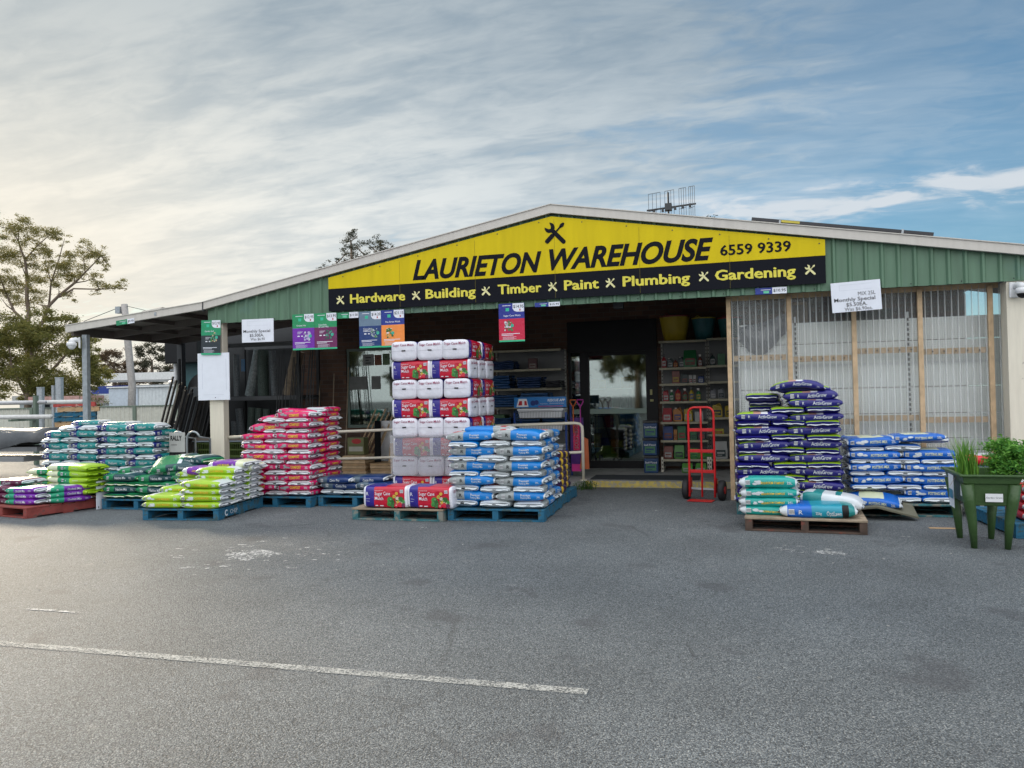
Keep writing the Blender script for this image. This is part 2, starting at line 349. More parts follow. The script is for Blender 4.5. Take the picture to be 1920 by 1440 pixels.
# ------------------------------------------------------------------ ground, road marks, slab
MB().add([(-300, -200, 0), (300, -200, 0), (300, 400, 0), (-300, 400, 0)], [(0, 1, 2, 3)]).build('ground', M_asphalt, kind='structure')
b = MB(); L0 = Vector((-4.9, 3.86)); L1 = Vector((-.71, 3.865)); n = 14
for i in range(n):
    a = L0.lerp(L1, i/n); c = L0.lerp(L1, (i+1)/n); h = .038
    b.add([(a.x, a.y-h, .004), (c.x, c.y-h, .004), (c.x, c.y+h, .004), (a.x, a.y+h, .004)], [(0, 1, 2, 3)])
b.build('painted_line', wornpaint('worn_line_paint', (.42, .42, .39), .485, 75), kind='structure')
b = MB()
def splat(cx, cy, rx, ry, seed, n=22):
    r2 = random.Random(seed); pts = []
    for k in range(n):
        a = 2*PI*k/n; q = .65+.5*r2.random(); pts.append((cx+rx*q*math.cos(a), cy+ry*q*math.sin(a), .004))
    b.add(pts, [tuple(range(n))])
splat(-4.50, 6.58, .28, .24, 1); splat(.86, 7.58, .10, .10, 6); splat(-4.8, 4.55, .30, .022, 8)
r2 = random.Random(12)
for k in range(46):
    a = r2.uniform(0, 2*PI); d = r2.uniform(.25, 1.0); splat(-4.5+d*math.cos(a), 6.58+d*.9*math.sin(a), r2.uniform(.02, .075), r2.uniform(.012, .03), k+20, 9)
for k in range(16): splat(.75+r2.uniform(-.4, .4), 7.65+r2.uniform(-.25, .25), r2.uniform(.015, .05), r2.uniform(.01, .025), k+80, 9)
for x, y in ((-.6, 8.6), (-1.5, 8.0), (-2.6, 7.4), (1.7, 8.5), (-.9, 9.9), (-3.4, 8.3)): splat(x, y, r2.uniform(.02, .06), .02, int(x*10)+200, 9)
b.build('paint_spots', wornpaint('spilt_white_paint', (.55, .55, .53), .50, 30), kind='structure')
b = MB(); r2 = random.Random(5)
for k in range(70):
    x, y = r2.uniform(-6, 2.4), r2.uniform(3.2, 9.3); q = r2.uniform(.004, .011)
    b.lathe([(q, 0), (q*.8, q*.5)], (x, y, 0), 5)
b.build('loose_grit', M_conc, kind='stuff', label='small pale stones scattered over the asphalt', cat='grit')
MB().box(2.05, 2.33, 9.02, 9.08, .001, .006, 0, Matrix.Translation((0, 0, 0))).build('litter_strip', M_wood, label='thin tan strip of card lying on the asphalt behind the planter', cat='litter')
b = MB()
b.prism([(0, 0), (1, 0)], 0, 0) if False else None
top = [(-9.6, 12.85), (-3.2, 12.85), (-2.45, 11.9), (-2.2, 12.25), (.6, 12.25), (.6, 30), (-9.6, 30)]
def slab(poly, z0, z1, m):
    q = MB(); n = len(poly)
    q.add([(x, y, z0) for x, y in poly]+[(x, y, z1) for x, y in poly], [tuple(range(n, 2*n))]+[(i, (i+1) % n, (i+1) % n+n, i+n) for i in range(n)])
    return q
slab(top, -.02, .10, 0).build('entrance_slab', M_conc, kind='structure')
MB().box(-2.2, .52, 12.235, 12.249, .0, .101).build('step_edge', M_yedge, kind='structure')
MB().box(-2.16, -.42, 12.42, 13.05, .101, .112).build('door_mat', mat('mat_rubber', (.03, .035, .04), .9, .3, 90), bevel=.003, label='dark rubber doormat on the step in front of the glass door', cat='doormat')

# ------------------------------------------------------------------ main building
PK, PKZ = -2.32, 4.19
def roofz(x):
    if x < -8.09: return 3.11-(-8.09-x)*.092
    return PKZ-(PK-x)*.187 if x < PK else PKZ-(x-PK)*.1715
bld = empty('warehouse_building', (-2.32, 10.7, 0), 0, 'long low hardware warehouse with green gable front and pale barge boards', 'building')
def P(mb, name, mats, **k):       # part of the building, built in world metres
    o = mb.build(name, mats, **k); o.parent = bld; o.matrix_parent_inverse = Matrix.Translation(bld.location).inverted(); return o
b = MB(); x = -8.07; yb, yr = 10.70, 10.672
while x < 7.4:                    # ribbed sheet, pitch 0.19
    prof = [(x, yb), (x+.125, yb), (x+.145, yr), (x+.17, yr), (x+.19, yb)]
    for (xa, ya), (xb, yb2) in zip(prof, prof[1:]):
        za, zb = roofz(xa)-.11, roofz(xb)-.11
        b.add([(xa, ya, 2.77), (xb, yb2, 2.77), (xb, yb2, zb), (xa, ya, za)], [(0, 1, 2, 3)])
    x += .19
for k in range(26):
    b.disc(-7.97+k*.57, 2.80, .008, 10.668, 10.672, 1, 8)
P(b, 'gable_cladding', [M_green, M_black])
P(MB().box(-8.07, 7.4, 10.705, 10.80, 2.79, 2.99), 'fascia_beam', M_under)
def barge(xa, xb, name):
    q = MB(); q.prism([(xa, roofz(xa)-.115), (xb, roofz(xb)-.115), (xb, roofz(xb)), (xa, roofz(xa))], 10.60, 10.655)
    q.prism([(xa, roofz(xa)-.0), (xb, roofz(xb)-.0), (xb, roofz(xb)+.012), (xa, roofz(xa)+.012)], 10.585, 10.72)
    return P(q, name, M_barge)
barge(-8.085, PK, 'barge_board'); barge(PK, 7.4, 'barge_board'); barge(-10.84, -8.095, 'barge_board')
P(MB().box(-8.10, -8.08, 10.595, 10.66, 2.97, 3.12), 'barge_joint', M_dark)
P(MB().box(-9.02, -8.98, 10.593, 10.598, roofz(-9)-.085, roofz(-9)-.03), 'barge_bracket', M_galv)
def sheet(xa, xb, y0, y1, dz=0.0, t=.03):
    return MB().add([(xa, y0, roofz(xa)+dz), (xb, y0, roofz(xb)+dz), (xb, y1, roofz(xb)+dz), (xa, y1, roofz(xa)+dz),
                     (xa, y0, roofz(xa)+dz-t), (xb, y0, roofz(xb)+dz-t), (xb, y1, roofz(xb)+dz-t), (xa, y1, roofz(xa)+dz-t)],
                    [(0, 1, 2, 3), (7, 6, 5, 4), (0, 4, 5, 1), (1, 5, 6, 2), (2, 6, 7, 3), (3, 7, 4, 0)])
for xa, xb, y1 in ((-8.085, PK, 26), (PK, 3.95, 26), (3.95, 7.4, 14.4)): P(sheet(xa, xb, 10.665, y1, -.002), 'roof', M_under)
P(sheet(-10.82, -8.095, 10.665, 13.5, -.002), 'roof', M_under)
b = MB()
for yy in (11.6, 12.55, 13.4):
    b.add([(-10.8, yy, roofz(-10.8)-.15), (-8.1, yy, roofz(-8.1)-.15), (-8.1, yy, roofz(-8.1)-.033), (-10.8, yy, roofz(-10.8)-.033),
           (-10.8, yy+.06, roofz(-10.8)-.15), (-8.1, yy+.06, roofz(-8.1)-.15), (-8.1, yy+.06, roofz(-8.1)-.033), (-10.8, yy+.06, roofz(-10.8)-.033)],
          [(0, 1, 2, 3), (5, 4, 7, 6), (0, 4, 5, 1)])
b.box(-10.82, -10.76, 10.7, 13.5, roofz(-10.8)-.17, roofz(-10.8)-.034)
for xx in (-10.2, -9.5, -8.8): b.box(xx, xx+.05, 10.7, 13.5, roofz(xx)-.10, roofz(xx)-.036)
P(b, 'rafters', mat('rafter_paint', (.12, .10, .09), .7))
b = MB()
for xx in (-7.2, -5.6, -4.0, -1.0, .6, 2.2): b.box(xx, xx+.08, 10.8, 14.3, roofz(xx+.04)-.16, roofz(xx+.04)-.05)
P(b, 'purlins', M_under)
# verandah posts
def post(x0, x1, y0, y1, z1, m, name='post'): return P(MB().box(x0, x1, y0, y1, 0, z1), name, m, bevel=.006)
post(-8.08, -7.82, 10.72, 10.86, 2.79, M_cream)
post(-10.60, -10.50, 10.70, 10.78, 2.70, M_galv)
post(-10.87, -10.75, 13.40, 13.52, 2.72, M_dark)
post(3.36, 5.2, 10.72, 10.95, 2.78, M_cream, 'end_wall')
P(MB().box(-8.11, -7.79, 10.69, 10.89, 0, .05), 'post_base', M_conc)
# shop front wall
yw = 14.3
WX0, WX1, WZ0, WZ1 = -7.50, -4.9, .9, 2.52
DX0, DX1 = -2.85, -1.19
b = MB()
b.box(-8.55, WX0, yw, yw+.2, 0, 3.5); b.box(WX0, WX1, yw, yw+.2, 0, WZ0); b.box(WX0, WX1, yw, yw+.2, WZ1, 3.5)
b.box(WX1, DX0, yw, yw+.2, 0, 3.5); b.box(DX0, DX1, yw, yw+.2, 2.85, 3.5); b.box(DX1, 3.86, yw, yw+.2, 0, 3.5)
P(b, 'brick_wall', M_brick)
P(MB().box(-10.6, -8.552, yw, yw+.2, 0, 3.5), 'dark_back_wall', M_dark)
b = MB(); b.box(WX0, WX0+.05, yw+.04, yw+.1, WZ0, WZ1); b.box(WX1-.05, WX1, yw+.04, yw+.1, WZ0, WZ1); b.box(WX0, WX1, yw+.03, yw+.11, WZ1-.05, WZ1+.001); b.box(WX0, WX1, yw+.03, yw+.11, WZ0, WZ0+.06)
b.box(-6.22, -6.17, yw+.04, yw+.1, WZ0+.06, WZ1-.05)
win = P(b, 'window', mat('green_frame', (.16, .22, .19), .4))
def sub(mb, name, mats, par, **k):
    o = mb.build(name, mats, **k); o.parent = par; o.matrix_parent_inverse = par.matrix_world.inverted() if par.parent is None else Matrix.Identity(4); return o
def P2(mb, name, mats, par, **k):          # sub-part of a building part; the part's own mesh is in world metres
    o = mb.build(name, mats, **k); o.parent = par; o.matrix_parent_inverse = Matrix.Identity(4); return o
P2(MB().box(WX0+.05, WX1-.05, yw+.06, yw+.066, WZ0+.06, WZ1-.05), 'pane', M_glass, win)
# door set: transom, frames, sliding leaf, sidelight, strip
b = MB(); b.box(DX0, DX1, yw-.05, yw+.12, 2.27, 2.85)
P(b, 'transom_panel', M_black)
b = MB(); b.box(DX0, DX0+.05, yw-.02, yw+.1, .1, 2.27); b.box(-2.63, -2.46, yw-.03, yw+.1, .1, 2.27); b.box(-1.40, -1.19, yw-.03, yw+.1, .1, 2.27); b.box(-2.46, -1.40, yw-.01, yw+.06, .1, .24); b.box(-2.80, -2.63, yw-.01, yw+.06, .1, .24); b.box(-2.46, -1.40, yw, yw+.05, 2.2, 2.27)
dr = P(b, 'sliding_door', M_black)
P2(MB().box(-2.46, -1.40, yw+.02, yw+.026, .24, 2.2), 'pane', M_glass, dr)
P2(MB().box(-2.80, -2.63, yw+.02, yw+.026, .24, 2.2), 'pane', M_glass, dr)
P2(MB().box(-2.455, -1.405, yw+.012, yw+.016, 1.115, 1.205).box(-2.795, -2.635, yw+.012, yw+.016, 1.115, 1.205), 'safety_strip', clearmat('frosted_strip', (.5, .6, .52), .0, .3, .55, (.5, .62, .54)), dr)
P2(MB().box(-1.33, -1.29, yw-.045, yw-.035, 1.45, 1.55).box(-1.33, -1.27, yw-.045, yw-.035, 1.33, 1.37, 0), 'door_sticker', mat('sticker', (.4, .38, .15), .5), dr)
# interior room
b = MB(); b.add([(-9, 14.6, .105), (3.8, 14.6, .105), (3.8, 25, .105), (-9, 25, .105)], [(0, 1, 2, 3)])
P(b, 'shop_floor', M_tile)
b = MB(); b.box(-9, 3.8, 22, 22.1, 0, 3.3); b.box(-9.1, -9, 14.5, 22, 0, 3.0); b.box(3.86, 3.94, 14.5, 22, 0, 3.05)
P(b, 'inner_wall', mat('inner_wall', (.42, .44, .40), .7))
P(MB().add([(-9, 14.5, 3.12), (3.8, 14.5, 3.12), (3.8, 22, 3.12), (-9, 22, 3.12)], [(0, 1, 2, 3)]), 'shop_ceiling', mat('ceiling', (.5, .5, .48), .8))
# little flood light under the fascia
P(MB().box(-1.52, -1.38, 11.0, 11.12, 2.72, 2.80).box(-1.47, -1.43, 11.04, 11.08, 2.8, 3.3), 'flood_light', M_dark)
# roof capping blocks above the lean-to
P(MB().prism([(-9.42, roofz(-9.42)+.012), (-9.05, roofz(-9.05)+.012), (-9.0, roofz(-9.0)+.07), (-9.40, roofz(-9.40)+.06)], 10.75, 11.6), 'roof_flashing', M_barge)

# ------------------------------------------------------------------ the sign
sg = empty('shop_sign', (-2.3, 10.64, 2.86), 0, 'long yellow and black shop name sign with pointed top on the green gable', 'sign')
def SP(mb, name, mats, par=None, **k):
    o = mb.build(name, mats, **k); o.parent = sg; o.matrix_parent_inverse = Matrix.Translation(sg.location).inverted(); return o
yp = SP(MB().prism([(-5.85, 3.20), (1.29, 3.225), (1.29, 3.43), (-2.32, 4.03), (-5.85, 3.375)], 10.635, 10.66), 'yellow_panel', M_yellow)
SP(MB().prism([(-5.85, 2.855), (1.29, 2.865), (1.29, 3.222), (-5.85, 3.197)], 10.633, 10.66), 'black_panel', M_signblk)
b = MB()
for xx in (-4.66, -3.47, -2.28, -1.09, .10): b.box(xx-.0015, xx+.0015, 10.6322, 10.6332, 2.87, roofz(xx)-.20)
SP(b, 'sheet_joint', mat('joint_dark', (.20, .16, .01), .7))
b = MB()
b.text('LAURIETON', -4.45, -2.47, 3.262, .285, 10.6315, 0, .046, .30); b.text('WAREHOUSE', -2.36, -.105, 3.275, .288, 10.6315, 0, .046, .30)
b.text('6559 9339', -.02, .875, 3.312, .135, 10.6315, 0, .03, 0)
SP(b, 'shop_name_lettering', M_signblk)
b = MB()
for st, xa, xb, z in (('Hardware', -5.485, -4.575, 2.962), ('Building', -4.25, -3.465, 2.965), ('Timber', -3.13, -2.48, 2.968), ('Paint', -2.155, -1.66, 2.972), ('Plumbing', -1.33, -.42, 2.976), ('Gardening', -.095, .925, 2.982)):
    b = MB(); b.text(st, xa, xb, z, .135, 10.6295, 0, .038, 0)
    SP(b, 'department_word', mat('letter_yellow', (.70, .62, .06), .5))
def tool_icon(b, cx, cz, s, y, mi=0, notch=1):
    def rot(pts, a):
        ca, sa = math.cos(a), math.sin(a); return [(cx+(x*ca-z*sa)*s, cz+(x*sa+z*ca)*s) for x, z in pts]
    # wrench: head upper left, handle to lower right
    a = R(-47)
    b.prism(rot([(-.10, -.085), (.50, -.085), (.50, .085), (-.10, .085)], a), y, y+.004, mi)
    b.prism(rot([(.50+.085*math.cos(t), .085*math.sin(t)) for t in [R(-90+18*i) for i in range(11)]], a), y, y+.004, mi)
    head = []
    for i in range(17):
        t = R(215-180+ (i*(360-70)/16)); head.append((-.30+.20*math.cos(t), .20*math.sin(t)))
    hd = [(-.30+.20*math.cos(R(225+i*22.5-180+0)), .20*math.sin(R(225+i*22.5-180))) for i in range(0)]
    ring = [R(-140+280*i/14) for i in range(15)]
    outer = [(-.30+.205*math.cos(t), .205*math.sin(t)) for t in ring]
    b.prism(rot(outer+[(-.30, .07), (-.24, 0), (-.30, -.07)], a), y, y+.004, mi)
    # screwdriver: tip upper right, handle lower left
    a = R(45)
    b.prism(rot([(-.10, -.032), (.34, -.032), (.34, .032), (-.10, .032)], a), y-.0012, y+.003, mi)
    b.prism(rot([(.30, -.05), (.42, -.075), (.52, -.03), (.52, .03), (.42, .075), (.30, .05)], a), y-.0012, y+.003, mi)
    b.prism(rot([(-.52, -.055), (-.46, -.09), (-.12, -.085), (-.08, -.045), (-.08, .045), (-.12, .085), (-.46, .09), (-.52, .055)], a), y-.0012, y+.003, mi)
b = MB(); tool_icon(b, -2.27, 3.79, .36, 10.6295)
SP(b, 'wrench_and_screwdriver_emblem', M_signblk)
b = MB()
for i, (xx, zz_) in enumerate([(-5.648, 3.02), (-4.40, 3.02), (-3.31, 3.025), (-2.32, 3.03), (-1.50, 3.035), (-.24, 3.045), (1.10, 3.05)]):
    b = MB(); tool_icon(b, xx, zz_, .155, 10.6265); SP(b, 'small_tool_emblem', mat('letter_cream', (.74, .70, .35), .5))
b = MB()
for i in range(12): b.disc(-5.6+i*.62, roofz(-5.6+i*.62)-.20 if True else 0, .009, 10.630, 10.634, 0, 8)
SP(b, 'sign_screws', M_dark)
# price signs, tickets and posters along the fascia
def ticket(x0, x1, z0, z1, colour, price, label, split=.5, y=10.655, tilt=0, logo=(.12, .55, .32)):
    t = empty('price_ticket', ((x0+x1)/2, y, z0), 0, label, 'price ticket', 'price tickets along the fascia')
    hw = (x1-x0)/2; h = z1-z0; sx = -hw+split*2*hw
    b = MB(); b.box(-hw, sx, -.004, 0, 0, h, 0); b.build('colour_card', [plastic('tk'+colour[0], colour[1], .4)], t)
    b = MB(); b.box(sx+.001, hw, -.004, 0, 0, h, 0); b.text(price, sx+.015, hw-.012, h*.30, h*.42, -.0055, 1, .010); b.build('price_card', [M_paper, M_black], t)
    b = MB(); b.box(sx-.11, sx-.04, -.006, -.0045, h*.12, h*.5, 0); b.box(-hw+.07, sx-.02, -.006, -.0045, h*.62, h*.70, 1); b.build('printed_logo', [plastic('logo_green', logo), M_paper], t)
    if tilt: t.rotation_euler = (0, tilt, 0)
ticket(-9.775, -9.41, 2.825, 2.905, ('green', (.02, .24, .11)), '$9.95', 'small green and white price ticket on the barge board of the lean-to', .62, 10.595, R(5)*-1)
ticket(-5.715, -5.36, 2.738, 2.828, ('green', (.02, .24, .11)), '$11.00', 'green and white price ticket strip between the orchid and coco posters', .56)
ticket(-2.59, -2.225, 2.755, 2.815, ('navy', (.01, .03, .25)), '$15.95', 'navy and white price ticket below the middle of the sign', .55)
ticket(.416, .81, 2.765, 2.85, ('navy', (.01, .03, .25)), '$10.95', 'navy and white price ticket under the word Gardening', .54)
def poster(x0, x1, z0, z1, c_top, c_bot, split, title, price, label, pics, foot=(.03, .45, .22), y=10.652, photo=None, titlez=.66):
    t = empty('product_poster', ((x0+x1)/2, y, z0), 0, label, 'poster', 'product posters hung from the fascia')
    hw = (x1-x0)/2; h = z1-z0; f = .045*h
    b = MB(); b.box(-hw, hw, -.003, 0, f, h*split, 1); b.box(-hw, hw, -.003, 0, h*split, h, 0); b.box(-hw, hw, -.003, 0, 0, f, 2)
    b.build('board', [plastic('po_t'+title[:4], c_top, .4), plastic('po_b'+title[:4], c_bot, .4), plastic('po_f', foot, .4)], t)
    b = MB()
    b.prism([(hw*.15, h), (hw*.12, h*.86), (hw*.25, h*.80), (hw*.45, h*.775), (hw, h*.775), (hw, h)][::-1][::-1], -.005, -.0035, 0) if False else b.prism([(hw*.98, h*.775), (hw*.98, h*.995), (hw*.1, h*.995), (hw*.1, h*.86), (hw*.22, h*.80), (hw*.42, h*.775)], -.005, -.0035, 0)
    b.text(price, hw*.16, hw*.95, h*.875, h*.075, -.0062, 1, .010)
    b.box(hw*.62, hw*.72, -.0062, -.0052, h*.80, h*.85, 2)
    b.build('price_card', [M_paper, M_black, plastic('redtab', (.4, .02, .02))], t)
    b = MB(); zt = h*titlez
    for i, ln in enumerate(title.split('|')): b.text(ln, -hw*.62, hw*.9, zt-i*h*.058, h*.044, -.0045, 0, .010, 0, 'l')
    b.box(-hw*.70, 0-.01, -.0045, -.0035, h*.935, h*.95, 0)
    for i in range(2): b.box(-hw*.8, hw*(.62-.5*i), -.0045, -.0035, h*(.20-.035*i), h*(.215-.035*i), 0)
    for i in range(4): b.box(-hw*.72, hw*(.35-.17*(i % 2)), -.0045, -.0035, h*(.125-.022*i), h*(.131-.022*i), 0)
    b.box(-hw*.55, -hw*.35, -.0045, -.0035, h*.37, h*.40, 0); b.box(-hw*.2, -hw*.05, -.0045, -.0035, h*.37, h*.40, 0)
    for i in range(3): b.box(-hw*.55, -hw*(.05+.1*i), -.0045, -.0035, h*(.50-.025*i), h*(.508-.025*i), 0)
    b.box(-hw*.45, -hw*.18, -.0046, -.0034, h*.80, h*.88, 1)
    b.build('print', [M_paper, plastic('logo_green2', (.03, .50, .30))], t)
    b = MB(); r_ = random.Random(len(title)*7+int(abs(x0)*10))
    for i in range(26): b.disc(hw*(pics[0]+r_.uniform(-.3, .3)), h*(pics[1]+r_.uniform(-.12, .12)), h*r_.uniform(.012, .035), -.0048-.0001*i, -.0036-.0001*i, i % 3, 9)
    b.disc(hw*(pics[0]+.3), h*pics[1], h*.045, -.0085, -.0065, 3, 16)
    b.build('product_picture', [plastic(n_, c_) for n_, c_ in photo]+[plastic('badge', (.05, .42, .30))], t)
    return t
GL = [('leafp', (.06, .22, .06)), ('leafp2', (.12, .10, .05)), ('whp', (.55, .60, .62))]
poster(-6.495, -6.115, 2.28, 2.838, (.01, .27, .10), (.16, .015, .36), .61, 'Orchid Mix', '$12.95', 'green and purple orchid mix poster, left one of the joined pair', (.35, .38), photo=[('lil', (.45, .40, .62)), ('lil2', (.30, .35, .55)), ('whp', (.55, .60, .62))])
poster(-6.112, -5.728, 2.278, 2.836, (.01, .27, .10), (.14, .012, .09), .61, 'Succulent|& Cacti Mix', '$13.95', 'green and maroon succulent mix poster, right one of the joined pair', (.3, .40), photo=[('suc', (.05, .20, .14)), ('suc2', (.10, .32, .24)), ('suc3', (.02, .08, .06))])
poster(-5.35, -4.985, 2.27, 2.825, (.13, .20, .28), (.006, .035, .16), .60, 'Coco Pro|Premium', '$14.20', 'grey and navy coco poster left of the orange one', (.4, .40), photo=[('coc', (.25, .30, .33)), ('leafp', (.06, .22, .06)), ('whp', (.55, .60, .62))], titlez=.50)
poster(-4.982, -4.607, 2.268, 2.828, (.008, .03, .25), (.85, .27, .05), .60, 'Pea Straw Mulch', '$21.15', 'navy and orange straw mulch poster above the bale tower', (-.3, .38), photo=[('leafp', (.06, .22, .06)), ('leafp3', (.03, .12, .03)), ('strw', (.65, .35, .10))], titlez=.66)
poster(-3.13, -2.747, 2.275, 2.828, (.008, .02, .25), (.55, .008, .05), .60, 'Sugar Cane Mulch', '$14.95', 'navy and red cane mulch poster hanging alone under the sign', (-.25, .42), photo=GL)
tp = poster(-8.165, -7.80, 2.262, 2.820, (.01, .27, .12), (.018, .028, .035), .56, 'Garden Soil', '$12.95', 'green and charcoal garden soil poster on the cream post above the blank board', (.3, .50), photo=[('wood', (.6, .42, .25)), ('leafp', (.06, .22, .06)), ('suc2', (.10, .32, .24))], y=10.64)
tp.rotation_euler = (0, R(1.5), 0)
b = MB(); b.box(-.295, .295, 0, .012, 0, .76, 0)
b.box(-.21, -.205, -.001, .0, .18, .60, 1); b.box(.235, .24, -.001, 0, .16, .66, 1); b.box(-.2, .19, -.001, 0, .085, .088, 1); b.disc(.03, .04, .008, -.002, 0, 2, 8)
b.build('blank_board', [M_paper, mat('faint_line', (.52, .55, .62), .6), M_dark], label='blank white board fixed to the cream verandah post', cat='sign board', loc=(-7.955, 10.66, 1.53))
def special(x0, x1, z0, z1, lines, label, tilt, y=10.64, extra=None):
    t = empty('special_offer_sign', ((x0+x1)/2, y, z0), 0, label, 'sign board', 'monthly special signs on the fascia')
    hw = (x1-x0)/2; h = z1-z0
    MB().box(-hw, hw, 0, .012, 0, h).build('board', M_paper, t)
    b = MB()
    for st, xa, xb, z, c, bo in lines: b.text(st, xa*hw, xb*hw, z*h, c*h, -.002, 0, bo)
    b.build('lettering', mat('ink', (.03, .03, .035), .6), t)
    b = MB(); b.box(-hw*.65, hw*.65, -.001, 0, h*.9, h*.905); b.box(-hw*.65, hw*.65, -.001, 0, h*.72, h*.725); b.box(-hw*.66, -hw*.65, -.001, 0, h*.72, h*.9)
    b.build('erased_marks', mat('faint_line', (.5, .5, .5), .6), t)
    t.rotation_euler = (0, tilt, 0)
special(-7.40, -6.83, 2.432, 2.80, [('Monthly Special', -.90, .80, .42, .12, .010), ('$5.50EA.', -.50, .40, .24, .12, .012), ('Was $6.90', -.45, .45, .08, .11, 0)], 'white monthly special board on the left, near the cream post', R(.4))
special(1.358, 1.945, 2.485, 2.868, [('MIX 25L', .08, .78, .52, .12, 0), ('Monthly Special', -.90, .76, .35, .12, .012), ('$5.50EA.', -.42, .42, .18, .12, .012), ('Was $6.90ea.', -.50, .62, .03, .11, 0)], 'white monthly special board over the clear screen wall, tilted up to the right', R(-2.4))

# ------------------------------------------------------------------ security cameras, antenna, solar panels
def seccam(name, loc, rz, label):
    t = empty(name, loc, rz, label, 'security camera', 'dome security cameras'); t.scale = (.78, .78, .78)
    MB().box(-.09, .09, -.03, .0, -.12, .12).build('mount_plate', M_white, t, bevel=.01)
    MB().tube([(0, -.01, .04), (0, -.09, .075), (0, -.15, .05), (0, -.17, .0)], [.045, .05, .06, .075], 12).build('arm', M_white, t, smooth=True)
    MB().lathe([(.02, .02), (.085, .015), (.10, -.02), (.10, -.07), (.085, -.075)], (0, -.17, 0), 20).build('housing', M_white, t, smooth=True)
    MB().lathe([(.082, -.075), (.076, -.10), (.055, -.13), (.02, -.148)], (0, -.17, 0), 20).build('dome', M_black if 'black' in label else M_white, t, smooth=True)
    MB().lathe([(.001, 0), (.026, .004), (.024, .012)], (0, 0, 0), 12).build('lens', M_black, t).matrix_local = Matrix.Translation((.0, -.25, -.10)) @ Matrix.Rotation(R(60), 4, 'X')
seccam('security_camera', (3.44, 10.715, 2.66), R(25), 'white security camera with black dome on the cream wall at right')
seccam('security_camera', (-10.60, 10.675, 2.56), R(-50), 'white ball security camera on the galvanised post at left')
ant = empty('tv_antenna', (-.90, 14, roofz(-.9)), 0, 'metal grid television antenna on a mast above the ridge', 'antenna')
MB().tube([(0, 0, 0), (0, 0, 1.13)], .018, 6).build('mast', M_dark, ant)
zb = .86; k0, k1 = -.35, .45
MB().tube([(k0-.03, -.06, zb-.04), (k1+.03, .06, zb+.04)], .016, 6).build('boom', M_dark, ant)
b = MB()
for g0, g1 in ((-.35, -.14), (-.07, .01) if False else (-.06, .10), (.17, .28) if False else (.19, .31), (.36, .46)):
    n_ = 4
    for i in range(n_):
        xx = g0+(g1-g0)*i/(n_-1); b.tube([(xx, 0, zb-.32), (xx, 0, zb+.30+xx*.1)], .0055, 4)
    b.tube([(g0, 0, zb+.30+g0*.1), (g1, 0, zb+.30+g1*.1)], .0055, 4); b.tube([(g0, 0, zb-.05), (g1, 0, zb-.02)], .0055, 4)
b.build('grid', mat('aerial', (.10, .11, .12), .5), ant)
b = MB()
for xx in (-.25, -.10, .12, .25, .38): b.box(xx-.02, xx+.02, -.05, .0, zb-.07+xx*.1, zb-.01+xx*.1)
b.box(-.06, .06, -.08, .06, zb-.06, zb+.06)
b.build('insulators', M_dark, ant)
sp_ = empty('solar_panel', (1.48, 10.76, roofz(1.48)), 0, 'long black solar panel seen edge-on on the right roof slope', 'solar panel')
ang = math.atan(.1715)
fr = MB().box(-1.11, 1.11, 0, 1.6, .055, .095).build('panel', mat('solar_black', (.012, .013, .018), .3), sp_); fr.rotation_euler = (0, ang, 0)
br = MB().box(-.76, -.735, -.01, .02, 0, .10).box(.735, .76, -.01, .02, 0, .10).build('bracket', M_galv, sp_); br.rotation_euler = (0, ang, 0)
yl = MB().box(-.73, -.50, -.006, -.001, .060, .09).build('yellow_label', mat('yl', (.5, .42, .05), .5), sp_); yl.rotation_euler = (0, ang, 0)
sp2 = empty('solar_panel', (-4.05, 10.76, roofz(-4.05)), 0, 'thin dark solar panel lying along the left roof slope', 'solar panel')
fr = MB().box(-.76, .74, 0, 1.6, .02, .045).build('panel', MC['solar_black'], sp2); fr.rotation_euler = (0, -math.atan(.187), 0)

# ------------------------------------------------------------------ bags
def spow(v, e): return math.copysign(abs(v)**e, v)
C_ = {  # printed film colours
 'white': (.62, .66, .68), 'white2': (.72, .74, .76), 'teal': (.010, .22, .22), 'navy': (.012, .018, .17), 'lime': (.30, .50, .015), 'green': (.015, .26, .10),
 'dteal': (.010, .055, .065), 'purple': (.16, .018, .33), 'maroon': (.10, .012, .045), 'mgreen': (.02, .33, .18), 'pink': (.62, .008, .12), 'bgreen': (.012, .20, .075),
 'yellow': (.75, .50, .04), 'blue': (.004, .19, .56), 'grey': (.30, .33, .33), 'violet': (.014, .012, .165), 'aqua': (.01, .33, .29), 'dkviolet': (.035, .012, .07),
 'pblue': (.006, .12, .50), 'ltcream': (.66, .70, .48), 'aqua2': (.01, .26, .36), 'slate': (.07, .11, .15), 'coco': (.006, .03, .13), 'black': (.012, .012, .015), 'redfilm': (.60, .02, .03), 'skin': (.50, .28, .20)}
